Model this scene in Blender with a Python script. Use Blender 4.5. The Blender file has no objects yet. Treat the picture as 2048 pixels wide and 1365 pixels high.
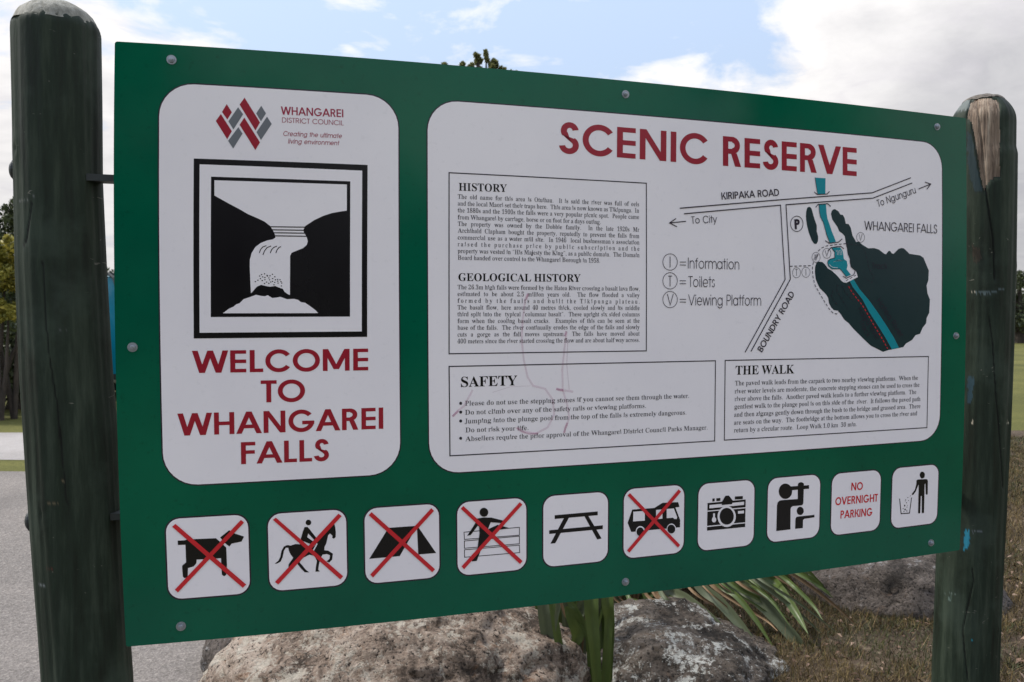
# Recreation of a park information board between two dark green wooden posts, boulders and flax behind it.
import bpy, bmesh, math, random
import numpy as np
from mathutils import Vector, Matrix, noise
from mathutils.geometry import tessellate_polygon

SC = bpy.context.scene
COL = SC.collection
rnd = random.Random(7)
R = math.radians

# ---------------------------------------------------------------- camera
F0 = 1692.7                      # focal length (px of a 2048 wide frame) of the fitted lens
KD = -0.0325                     # slight barrel curvature of the panel
FR = 1640.0                      # focal length used by the render camera
CH = 1.5                         # camera height
PITCH = math.atan2(0.034, 0.999)
CAM = np.array([0.0, 0.0, CH])
RT = np.array([1.0, 0.0, 0.0])
FW = np.array([0.0, math.cos(PITCH), -math.sin(PITCH)])
UP = np.array([0.0, math.sin(PITCH), math.cos(PITCH)])
cd = bpy.data.cameras.new('camera'); cam = bpy.data.objects.new('camera', cd); COL.objects.link(cam)
cd.sensor_width = 36.0; cd.lens = 36.0 * FR / 2048.0; cd.clip_start = 0.05; cd.clip_end = 2000
cam.location = (0, 0, CH); cam.rotation_euler = (math.pi / 2 - PITCH, 0, 0)
cd.dof.use_dof = True; cd.dof.focus_distance = 2.1; cd.dof.aperture_fstop = 9.0
SC.camera = cam

# ---------------------------------------------------------------- exposure
SC.view_settings.view_transform = 'Standard'; SC.view_settings.look = 'None'
SC.view_settings.exposure = 0.50; SC.view_settings.gamma = 1.0
SC.render.engine = 'CYCLES'

# ---------------------------------------------------------------- sun and sky
SUN_AZ = R(-76); SUN_EL = R(52)           # azimuth from +Y towards +X
sd = Vector((math.sin(SUN_AZ) * math.cos(SUN_EL), math.cos(SUN_AZ) * math.cos(SUN_EL), math.sin(SUN_EL)))
sl = bpy.data.lights.new('sun', 'SUN'); sl.energy = 3.0; sl.angle = R(6); sl.color = (1.0, 0.94, 0.86)
so = bpy.data.objects.new('sun', sl); COL.objects.link(so); so.rotation_euler = sd.to_track_quat('Z', 'Y').to_euler()

def N(nt, typ, **kw):
    n = nt.nodes.new(typ)
    for k, v in kw.items():
        if k.startswith('i_'):
            n.inputs[k[2:].replace('_', ' ')].default_value = v
        else:
            setattr(n, k, v)
    return n

def ramp(nt, src, stops, interp='LINEAR'):
    r = nt.nodes.new('ShaderNodeValToRGB'); r.color_ramp.interpolation = interp
    e = r.color_ramp.elements
    while len(e) < len(stops): e.new(0.5)
    for el, (p, c) in zip(e, stops):
        el.position = p; el.color = (*c, 1) if len(c) == 3 else c
    nt.links.new(src, r.inputs[0])
    return r.outputs[0]

def mth(nt, op, a, b=None, c=None, clamp=False):
    n = nt.nodes.new('ShaderNodeMath'); n.operation = op; n.use_clamp = clamp
    for i, v in enumerate((a, b, c)):
        if v is None: continue
        if isinstance(v, (int, float)): n.inputs[i].default_value = v
        else: nt.links.new(v, n.inputs[i])
    return n.outputs[0]

def mixc(nt, f, a, b, mode='MIX'):
    n = nt.nodes.new('ShaderNodeMix'); n.data_type = 'RGBA'; n.blend_type = mode
    for i, v in ((0, f), (6, a), (7, b)):
        if isinstance(v, (int, float)): n.inputs[i].default_value = v
        elif isinstance(v, tuple): n.inputs[i].default_value = (*v, 1) if len(v) == 3 else v
        else: nt.links.new(v, n.inputs[i])
    return n.outputs[2]

W = bpy.data.worlds.new('World'); SC.world = W; W.use_nodes = True
nt = W.node_tree; nt.nodes.clear()
wo = N(nt, 'ShaderNodeOutputWorld'); bg = N(nt, 'ShaderNodeBackground'); nt.links.new(bg.outputs[0], wo.inputs[0])
sky = N(nt, 'ShaderNodeTexSky', sky_type='NISHITA', sun_disc=False, sun_elevation=SUN_EL, sun_rotation=SUN_AZ)
sky.air_density = 1.2; sky.dust_density = 2.0
tc = N(nt, 'ShaderNodeTexCoord'); sp = N(nt, 'ShaderNodeSeparateXYZ'); nt.links.new(tc.outputs['Generated'], sp.inputs[0])
zc = mth(nt, 'MAXIMUM', sp.outputs[2], 0.0)
den = mth(nt, 'ADD', zc, 0.22)
px = mth(nt, 'DIVIDE', sp.outputs[0], den); py = mth(nt, 'DIVIDE', sp.outputs[1], den)
cb = N(nt, 'ShaderNodeCombineXYZ'); nt.links.new(px, cb.inputs[0]); nt.links.new(py, cb.inputs[1]); cb.inputs[2].default_value = 0.37
n1 = N(nt, 'ShaderNodeTexNoise', i_Scale=1.25, i_Detail=10.0, i_Roughness=0.60, i_Distortion=0.5); nt.links.new(cb.outputs[0], n1.inputs[0])
n2 = N(nt, 'ShaderNodeTexNoise', i_Scale=4.2, i_Detail=9.0, i_Roughness=0.62, i_Distortion=0.6); nt.links.new(cb.outputs[0], n2.inputs[0])
# a big cloud bank to the right of the view direction, another behind the left post
vd = N(nt, 'ShaderNodeVectorMath', operation='DOT_PRODUCT'); nt.links.new(tc.outputs['Generated'], vd.inputs[0])
vd.inputs[1].default_value = Vector((0.62, 0.72, 0.16)).normalized()
bank = mth(nt, 'MULTIPLY', mth(nt, 'SUBTRACT', vd.outputs['Value'], 0.90), 3.4)
vl = N(nt, 'ShaderNodeVectorMath', operation='DOT_PRODUCT'); nt.links.new(tc.outputs['Generated'], vl.inputs[0])
vl.inputs[1].default_value = Vector((-0.70, 0.72, 0.16)).normalized()
bankl = mth(nt, 'MULTIPLY', mth(nt, 'SUBTRACT', vl.outputs['Value'], 0.93), 2.0)
bk = mth(nt, 'MAXIMUM', mth(nt, 'MAXIMUM', bank, bankl), -0.018)
low = mth(nt, 'MULTIPLY', mth(nt, 'SUBTRACT', 0.30, zc), 0.42)
low = mth(nt, 'MAXIMUM', low, -0.03)
dens = mth(nt, 'ADD', mth(nt, 'ADD', n1.outputs[0], bk), low)
dens = mth(nt, 'ADD', dens, mth(nt, 'MULTIPLY', mth(nt, 'SUBTRACT', n2.outputs[0], 0.5), 0.46))
mask = ramp(nt, dens, [(0.455, (0, 0, 0)), (0.51, (.5, .5, .5)), (0.575, (1, 1, 1))])
ccol = ramp(nt, n2.outputs[0], [(0.32, (5.9, 5.75, 5.9)), (0.5, (6.9, 6.75, 6.7)), (0.66, (7.5, 7.3, 7.2))])
thick = ramp(nt, dens, [(0.64, (1, 1, 1)), (0.86, (0.64, 0.65, 0.68))])
ccol = mixc(nt, 1.0, ccol, thick, 'MULTIPLY')
skc = mixc(nt, 1.0, sky.outputs[0], (1.0, 1.0, 1.0), 'MULTIPLY')
skc = mixc(nt, 0.62, skc, (4.9, 5.9, 7.7))
tot = mixc(nt, mask, skc, ccol)
ov = mth(nt, 'ADD', 0.80, mth(nt, 'MULTIPLY', zc, 0.95))        # cloudy skies brighten towards the zenith
ovc = N(nt, 'ShaderNodeCombineColor'); [nt.links.new(ov, ovc.inputs[i]) for i in range(3)]
nt.links.new(mixc(nt, 1.0, tot, ovc.outputs[0], 'MULTIPLY'), bg.inputs[0]); bg.inputs[1].default_value = 0.1

# ---------------------------------------------------------------- pixel <-> world helpers
def ray(x, y):
    return RT * ((x - 1024.0) / FR) + UP * ((682.5 - y) / FR) + FW
def at(x, y, Y):                         # point seen at photo pixel (x, y) at world depth Y
    d = ray(x, y); return CAM + d * (Y / d[1])
def gnd(x, y, z=0.0):
    d = ray(x, y); return CAM + d * ((z - CH) / d[2])

# board pose in camera axes (x right, y down, z forward)
BX = np.array([0.952, -0.013, 0.305]); BX /= np.linalg.norm(BX)
BDN = np.array([0.002, 0.9994, 0.034]); BDN -= BX * (BX @ BDN); BDN /= np.linalg.norm(BDN)
BT = np.array([-0.876, -0.661, 1.802]); BN = np.cross(BX, BDN)
BW, BH = 2.4, 1.353
def undist(p):
    q = (np.asarray(p, float) - (1024.0, 682.5)) / 1000.0; u = q.copy()
    for _ in range(12): u = q / (1 + KD * (u ** 2).sum(-1, keepdims=True))
    return u * 1000.0
def T(p):                                # photo pixel(s) -> true position on the panel (metres right, metres down)
    p = np.atleast_2d(np.asarray(p, float)); u = undist(p)
    d = np.stack([u[:, 0] / F0, u[:, 1] / F0, np.ones(len(u))], 1)
    s = (BT @ BN) / (d @ BN); c = d * s[:, None] - BT
    return np.stack([c @ BX, c @ BDN], 1)
def cam2world(c):
    return CAM + c[:, :1] * RT - c[:, 1:2] * UP + c[:, 2:3] * FW
def board(uv, h=0.0):                    # panel coordinates -> world, h metres proud of the face
    uv = np.atleast_2d(np.asarray(uv, float))
    c = BT + uv[:, :1] * BX + uv[:, 1:2] * BDN
    p = c[:, :2] / c[:, 2:3] * F0 / 1000.0
    p = p * (1 + KD * (p ** 2).sum(1, keepdims=True)) * 1000.0
    d = np.stack([p[:, 0] / FR, p[:, 1] / FR, np.ones(len(p))], 1)
    s = (BT @ BN) / (d @ BN)
    c = d * s[:, None] - np.asarray(h, float).reshape(-1, 1) * BN
    return cam2world(c)
BNW = cam2world(BN[None])[0] - CAM       # world direction into the panel
BXW = cam2world(BX[None])[0] - CAM

# ---------------------------------------------------------------- object helpers
def base_of(o):
    v = Vector((0, 0, 0))
    while o is not None: v += o.location; o = o.parent
    return v
def obj(name, verts, faces, mats, parent=None, smooth=False, loc=None, kind=None, idx=None):
    me = bpy.data.meshes.new(name)
    verts = np.asarray(verts, float).reshape(-1, 3)
    if loc is not None: off = np.array(loc, float)
    elif parent is not None: off = np.array(base_of(parent))
    else: off = np.zeros(3)
    me.from_pydata((verts - off).tolist(), [], [tuple(map(int, f)) for f in faces])
    for m in (mats if isinstance(mats, (list, tuple)) else [mats]): me.materials.append(m)
    if idx is not None: me.polygons.foreach_set('material_index', np.asarray(idx, np.int32))
    if smooth: me.polygons.foreach_set('use_smooth', [True] * len(me.polygons))
    me.update()
    o = bpy.data.objects.new(name, me); COL.objects.link(o)
    if parent is not None: o.parent = parent
    elif loc is not None: o.location = loc
    if kind: o['kind'] = kind
    return o
def empty(name, loc):
    o = bpy.data.objects.new(name, None); o.empty_display_size = 0.1; COL.objects.link(o); o.location = loc; return o
def tag(o, label, cat, group=None):
    o['label'] = label; o['category'] = cat
    if group: o['group'] = group
    return o
def quads_np(name, V, mat, parent=None, loc=None, kind=None, smooth=False, n=4):
    """V: (count, n, 3) array of loose n-gons, built fast."""
    V = np.asarray(V, np.float32); c = len(V)
    off = np.array(base_of(parent)) if parent is not None else (np.array(loc) if loc is not None else np.zeros(3))
    me = bpy.data.meshes.new(name)
    me.vertices.add(c * n); me.vertices.foreach_set('co', (V.reshape(-1, 3) - off.astype(np.float32)).ravel())
    me.loops.add(c * n); me.loops.foreach_set('vertex_index', np.arange(c * n, dtype=np.int32))
    me.polygons.add(c); me.polygons.foreach_set('loop_start', np.arange(0, c * n, n, dtype=np.int32))
    me.polygons.foreach_set('loop_total', np.full(c, n, np.int32))
    for m in (mat if isinstance(mat, (list, tuple)) else [mat]): me.materials.append(m)
    me.update(calc_edges=True)
    o = bpy.data.objects.new(name, me); COL.objects.link(o)
    if parent is not None: o.parent = parent
    elif loc is not None: o.location = loc
    if kind: o['kind'] = kind
    return o

# ---------------------------------------------------------------- materials
def mat(name, col=(0.5, 0.5, 0.5), rough=0.6, metal=0.0, spec=0.5):
    m = bpy.data.materials.new(name); m.use_nodes = True; b = m.node_tree.nodes['Principled BSDF']
    b.inputs['Base Color'].default_value = (*col, 1); b.inputs['Roughness'].default_value = rough
    b.inputs['Metallic'].default_value = metal; b.inputs['Specular IOR Level'].default_value = spec
    return m, m.node_tree, b
def bump(nt, b, h, strength=0.3, dist=0.01):
    n = N(nt, 'ShaderNodeBump'); n.inputs['Strength'].default_value = strength; n.inputs['Distance'].default_value = dist
    nt.links.new(h, n.inputs['Height']); nt.links.new(n.outputs[0], b.inputs['Normal']); return n
def noi(nt, scale, detail=4, rough=0.55, vec=None, dist=0.0):
    n = N(nt, 'ShaderNodeTexNoise'); n.inputs['Scale'].default_value = scale; n.inputs['Detail'].default_value = detail
    n.inputs['Roughness'].default_value = rough; n.inputs['Distortion'].default_value = dist
    if vec is not None: nt.links.new(vec, n.inputs[0])
    return n.outputs[0]
def objv(nt, scale=(1, 1, 1)):
    g = N(nt, 'ShaderNodeNewGeometry'); mp = N(nt, 'ShaderNodeMapping'); mp.inputs['Scale'].default_value = scale
    nt.links.new(g.outputs['Position'], mp.inputs[0]); return mp.outputs[0]

def vinyl(name, col, rough=0.28, dirt=0.06):
    m, nt, b = mat(name, col, rough, 0, 0.34)
    v = objv(nt)
    a = noi(nt, 2.2, 5, 0.6, v); c = noi(nt, 60, 3, 0.7, v)
    f = ramp(nt, a, [(0.35, (1 - dirt, 1 - dirt, 1 - dirt * .8)), (0.65, (1, 1, 1))])
    s = ramp(nt, c, [(0.25, (1 - dirt, 1 - dirt, 1 - dirt)), (0.4, (1, 1, 1))])
    nt.links.new(mixc(nt, 1.0, mixc(nt, 1.0, (*col,), f, 'MULTIPLY'), s, 'MULTIPLY'), b.inputs['Base Color'])
    st = noi(nt, 7, 5, 0.65, objv(nt, (1, 1, .06)))
    r = mth(nt, 'ADD', mth(nt, 'MULTIPLY', noi(nt, 5, 4, 0.6, v), 0.16), mth(nt, 'ADD', mth(nt, 'MULTIPLY', st, .14), rough - 0.14))
    nt.links.new(r, b.inputs['Roughness'])
    return m
M_GREEN = vinyl('green_enamel', (0.0, 0.105, 0.054), 0.13, 0.24)
M_GREEN.node_tree.nodes['Principled BSDF'].inputs['Specular IOR Level'].default_value = 0.26
M_WHITE = vinyl('white_vinyl', (0.865, 0.815, 0.835), 0.22, 0.06)
M_BLACK = vinyl('black_print', (0.006, 0.005, 0.007), 0.25, 0.1)
M_LINE = vinyl('dark_outline_print', (0.025, 0.016, 0.03), 0.25, 0.1)
M_MAROON = vinyl('maroon_print', (0.33, 0.014, 0.030), 0.22, 0.1)
M_PINK = vinyl('faded_maroon_print', (0.36, 0.03, 0.07), 0.25, 0.1)
M_RED = vinyl('red_print', (0.60, 0.022, 0.032), 0.22, 0.08)
M_GREY = vinyl('grey_print', (0.16, 0.17, 0.185), 0.25, 0.1)
M_TEXT = vinyl('text_print', (0.035, 0.03, 0.04), 0.25, 0.05)
M_TEAL = vinyl('teal_print', (0.005, 0.25, 0.30), 0.22, 0.05)
M_MAPG = vinyl('map_green_print', (0.012, 0.034, 0.038), 0.22, 0.15)
M_SCRAWL, nt, b = mat('marker_scrawl', (0.50, 0.12, 0.28), 0.5)
b.inputs['Alpha'].default_value = 0.17
M_SCRAWL2, nt, b = mat('marker_blot', (0.42, 0.06, 0.20), 0.5)
b.inputs['Alpha'].default_value = 0.32
M_ALU, nt, b = mat('sheet_edge_metal', (0.45, 0.47, 0.47), 0.4, 0.8)
M_BOLT, nt, b = mat('galvanised_bolt', (0.32, 0.35, 0.38), 0.42, 0.75)
c = noi(nt, 350, 3); nt.links.new(ramp(nt, c, [(0.3, (0.20, 0.22, 0.25)), (0.7, (0.45, 0.48, 0.52))]), b.inputs['Base Color']); bump(nt, b, c, 0.3, 0.001)
M_STEEL, nt, b = mat('dark_rail_metal', (0.03, 0.035, 0.035), 0.5, 0.3)

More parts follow.
